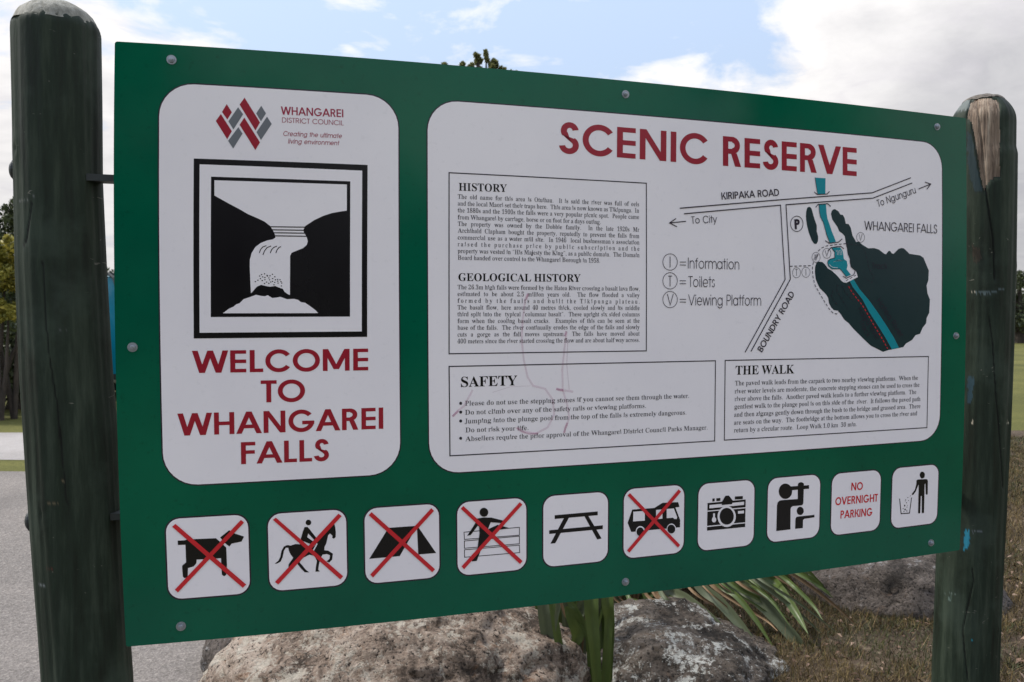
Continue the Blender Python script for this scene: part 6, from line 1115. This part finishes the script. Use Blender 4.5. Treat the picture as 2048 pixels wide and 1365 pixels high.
# left edge: dark pine behind, yellow-green tree in front
cx = at(16, 600, 11.6)[0]
tree('yellow_green_tree', cx - .1, 11.6, 2.7, 'yellow-green bushy tree with bare stems beyond the gravel road at the left edge', M_LEAFY, 3,
     [(.0, 0, 2.45, .30, .20), (-.25, .1, 2.2, .34, .22), (.14, -.1, 2.12, .28, .22), (-.5, 0, 2.35, .36, .25), (.30, .1, 1.95, .26, .25), (-.1, -.2, 1.78, .30, .2), (-.8, .1, 2.0, .4, .3), (.2, -.15, 1.55, .25, .18), (.75, .1, 1.9, .45, .35), (.5, 0, 2.3, .35, .3), (-.3, 0, 1.45, .25, .2), (-1.1, 0, 1.6, .4, .3)], .06, 22000, .07, 6)
cx = at(20, 600, 17)[0]
tree('dark_pine_tree', cx + .1, 17.5, 4.2, 'dark pine with a bushy top rising behind the yellow-green tree at the left edge', M_LEAFD, 6,
     [(.0, 0, 3.75, .42, .24), (-.45, .1, 3.45, .5, .25), (.38, -.1, 3.5, .45, .25), (.1, .1, 3.05, .6, .3), (-.6, 0, 2.9, .6, .3), (.7, 0, 2.8, .6, .4), (-1.1, 0, 2.6, .6, .4), (0, 0, 2.1, .9, .5), (1.2, 0, 2.1, .7, .5)], .085, 22000, .13)
# understorey under those trees
for i, (px_, d, hh, rr, lab) in enumerate(((-30, 12.6, 1.5, 1.0, 'low dark shrub under the trees at the left edge of the photo'), (50, 13.2, 1.7, .9, 'rounded dark shrub hidden behind the left post'), (18, 12.9, 1.45, .8, 'dark leafy shrub between the bare stems of the yellow-green tree'), (330, 15.5, 1.1, 1.2, 'broad dark shrub behind the sign left of centre'))):
    cx = at(px_, 600, d)[0]
    tree('shrub', cx, d, hh, lab, M_LEAFD if i != 3 else M_LEAFO, 20 + i, [(k * rr * .6 - rr * .6, 0, hh * .55, rr * .6, hh * .5) for k in range(3)], .07, 7000, .05, 3, 'shrub', group='low shrubs beyond the road')
# tall tree whose tip shows over the sign
cx = at(958, 300, 22)[0]
tree('tall_tree', cx, 22, 8.4, 'tall tree behind the sign with only its tip showing over the top edge', M_LEAFT, 9,
     [(.0, 0, 8.0, .2, .22), (-.3, 0, 7.86, .24, .18), (.34, 0, 7.92, .16, .24), (-.42, 0, 8.08, .06, .16), (-.05, 0, 8.26, .06, .12), (.42, 0, 8.1, .09, .12), (-.22, 0, 8.02, .08, .2), (-.85, 0, 7.82, .16, .14), (-.6, 0, 7.72, .2, .14), (.62, 0, 7.86, .1, .16), (.2, 0, 8.28, .06, .18), (1.0, 0, 7.72, .07, .16), (-.75, 0, 7.85, .12, .12), (-.92, 0, 8.0, .07, .12), (.75, 0, 7.75, .16, .14), (.5, .1, 7.62, .3, .25), (-.5, .1, 7.5, .5, .35), (0, 0, 7.0, 1.0, .6), (.9, 0, 6.6, .8, .6), (-1.0, 0, 6.3, .9, .7), (0, .3, 5.8, 1.3, .8), (1.3, 0, 5.2, 1.1, .8), (-1.3, 0, 4.9, 1.1, .9), (0, 0, 4.2, 1.4, .9)], .15, 26000, .2, up=1.2)
# trees right of the right post, and more behind the sign
for i, (px_, d, hh, rr, lab) in enumerate(((2040, 41, 3.9, 1.9, 'round dark tree on the far side of the lawn at the right edge'), (2110, 43, 4.6, 2.2, 'dark tree just outside the right edge of the photo across the lawn'), (1940, 46, 4.2, 2.0, 'dark tree across the lawn hidden behind the right post'),
                                            (1650, 50, 5.0, 2.5, 'spreading tree across the lawn hidden behind the map panel'), (1300, 38, 5.2, 2.4, 'olive tree behind the middle of the sign'), (620, 30, 5.0, 2.2, 'olive tree behind the welcome panel'), (-150, 24, 4.6, 2.0, 'dark tree beyond the road left of the photo'))):
    cx = at(px_, 600, d)[0]; r_ = random.Random(40 + i)
    cl = [(r_.uniform(-.8, .8) * rr, r_.uniform(-.5, .5) * rr, hh * r_.uniform(.45, .86), rr * r_.uniform(.35, .55), hh * .16) for _ in range(11)] + [(0, 0, hh * .88, rr * .5, hh * .12), (0, 0, hh * .3, rr * .8, hh * .2)]
    tree('background_tree', cx, d, hh, lab, (M_LEAFD, M_LEAFO)[i % 2], 60 + i, cl, .16, 9000, .2, group='trees around the reserve')
# far wood that closes the view, one mass of foliage on a low rise
n = 60000; ang = rs.rand(n) * 2 * np.pi; rd = 75 + rs.rand(n) * 14
hh = 2.6 + 1.5 * np.sin(ang * 9 + 1) + 1.1 * np.sin(ang * 23) + .7 * np.sin(ang * 57 + 2); bk = np.cos(ang - R(-90 + 36)); hh = hh + np.clip(bk - .1, 0, 1) * 0
z = rs.rand(n) ** .7 * np.maximum(hh, 1.2) + .1; p = np.stack([np.cos(ang) * rd, np.sin(ang) * rd, z], 1)
d1 = rs.randn(n, 3); d1 /= np.linalg.norm(d1, axis=1)[:, None]; d2 = np.cross(d1, rs.randn(n, 3)); d2 /= np.linalg.norm(d2, axis=1)[:, None]; l = .55
quads_np('far_wood', np.stack([p - d1 * l, p + d2 * l, p + d1 * l, p - d2 * l], 1), M_LEAFD, kind='stuff')
# the trees behind the photographer that the glossy panel mirrors
for i, (az, d, hh, rr) in enumerate(((115, 16, 8.6, 3.3), (131, 22, 6.2, 3.0), (141, 23, 5.6, 3.0), (151, 20, 5.6, 2.8), (161, 15, 6.8, 2.8), (173, 13, 8.4, 2.8))):
    x, y = d * math.sin(R(az)), d * math.cos(R(az)); r_ = random.Random(80 + i)
    cl = [(r_.uniform(-.8, .8) * rr, r_.uniform(-.5, .5) * rr, hh * r_.uniform(.35, .85), rr * r_.uniform(.35, .5), hh * .14) for _ in range(13)] + [(0, 0, hh * .9, rr * .4, hh * .1), (0, 0, hh * .25, rr * .9, hh * .22)]
    tree('background_tree', x, y, hh, 'tree behind the photographer mirrored darkly in the glossy green panel', M_LEAFD, 100 + i, cl, .34, 4500, .22, group='trees behind the photographer')

# ================================================================ parked van glimpsed between post and panel
M_VAN, nt, b = mat('bright_blue_vehicle_paint', (.0, .19, .38), .3); b.inputs['Coat Weight'].default_value = .5
f = noi(nt, 3, 4, .6, objv(nt)); nt.links.new(ramp(nt, f, [(.3, (.0, .19, .30)), (.7, (.0, .24, .37))]), b.inputs['Base Color'])
M_GLASS, nt, b = mat('dark_window_glass', (.015, .02, .022), .08)
M_RUB, nt, b = mat('black_rubber', (.015, .015, .016), .75)
M_TRIM, nt, b = mat('dark_trim', (.03, .035, .035), .5)
vx = at(226, 600, 14.0)[0]
VN = empty('parked_van', (vx + .6, 14.8, 0)); tag(VN, 'bright blue van parked beyond the path, seen in the gap beside the left post', 'van')
x0, x1 = vx - 1.35, vx + 3.2; y0, y1 = 14.0, 15.75
prof = [(x0, .42), (x0 - .02, 1.0), (x0 + .03, 1.25), (x0 + .32, 1.8), (x0 + .62, 2.05), (x0 + 1.0, 2.15), (x1 - .3, 2.16), (x1 - .08, 2.08), (x1, 1.85), (x1 + .02, .6), (x1 - .05, .42)]
rings = []
for yy, ins in ((y0, .05), (y0 + .05, 0), (y1 - .05, 0), (y1, .05)):
    cxm = (x0 + x1) / 2; rings.append([(cxm + (a - cxm) * (1 - ins * .3), yy + (.10 * max(0, z - 1.2) * (1 if yy < 14.5 else -1)), .42 + (z - .42) * (1 - ins * .5)) for a, z in prof])
k = len(prof); V = [v for r_ in rings for v in r_]; F = [(a * k + i, a * k + (i + 1) % k, (a + 1) * k + (i + 1) % k, (a + 1) * k + i) for a in range(3) for i in range(k)] + [tuple(range(k)), tuple(range(3 * k, 4 * k))]
obj('body', V, F, M_VAN, VN)
def vbox(name, a, b_, m):
    V = [(x, y, z) for x in (a[0], b_[0]) for y in (a[1], b_[1]) for z in (a[2], b_[2])]
    return obj(name, V, [(0, 1, 3, 2), (4, 6, 7, 5), (0, 4, 5, 1), (2, 3, 7, 6), (0, 2, 6, 4), (1, 5, 7, 3)], m, VN)
for wx0, wx1 in ((vx + .35, vx + 1.1), (vx + 1.2, vx + 2.0), (vx + 2.1, vx + 2.95)): vbox('side_window', (wx0, y0 + .02, 1.3), (wx1, y0 + .09, 1.9), M_GLASS)
vbox('roof_trim', (x0 + .95, y0 + .06, 2.14), (x1 - .35, y0 + .12, 2.19), M_TRIM); vbox('sill', (x0 + .9, y0 - .01, .36), (x1 - .9, y0 + .05, .46), M_TRIM)
V = []; F = []; tube(V, F, [(x0 + 1.25, y0 + .08, 2.17), (x0 + 1.36, y0 + .03, 2.10), (x0 + 1.42, y0 - .01, 1.95), (x0 + 1.44, y0 - .02, 1.80)], [.03] * 4, 8); obj('roof_rack_strut', V, F, M_TRIM, VN)
for wx in (x0 + .72, x1 - .75):
    for wy in (y0 - .0, y1 - .2):
        bm = bmesh.new(); bmesh.ops.create_cone(bm, cap_ends=True, segments=32, radius1=.33, radius2=.33, depth=.21, matrix=Matrix.Translation((wx, wy + .1, .33)) @ Matrix.Rotation(R(90), 4, 'X'))
        bmesh.ops.bevel(bm, geom=[e for e in bm.edges if e.calc_length() < .1], offset=.02, segments=2, affect='EDGES')
        me = bpy.data.meshes.new('wheel'); bm.to_mesh(me); bm.free(); me.materials.append(M_RUB); o = bpy.data.objects.new('wheel', me); COL.objects.link(o); o.parent = VN
        me.transform(Matrix.Translation(-VN.location))
        bm = bmesh.new(); bmesh.ops.create_cone(bm, cap_ends=True, segments=24, radius1=.19, radius2=.19, depth=.225, matrix=Matrix.Translation((wx, wy + .1, .33)) @ Matrix.Rotation(R(90), 4, 'X'))
        me = bpy.data.meshes.new('rim'); bm.to_mesh(me); bm.free(); me.materials.append(M_ALU); me.transform(Matrix.Translation(-VN.location)); c = bpy.data.objects.new('rim', me); COL.objects.link(c); c.parent = o
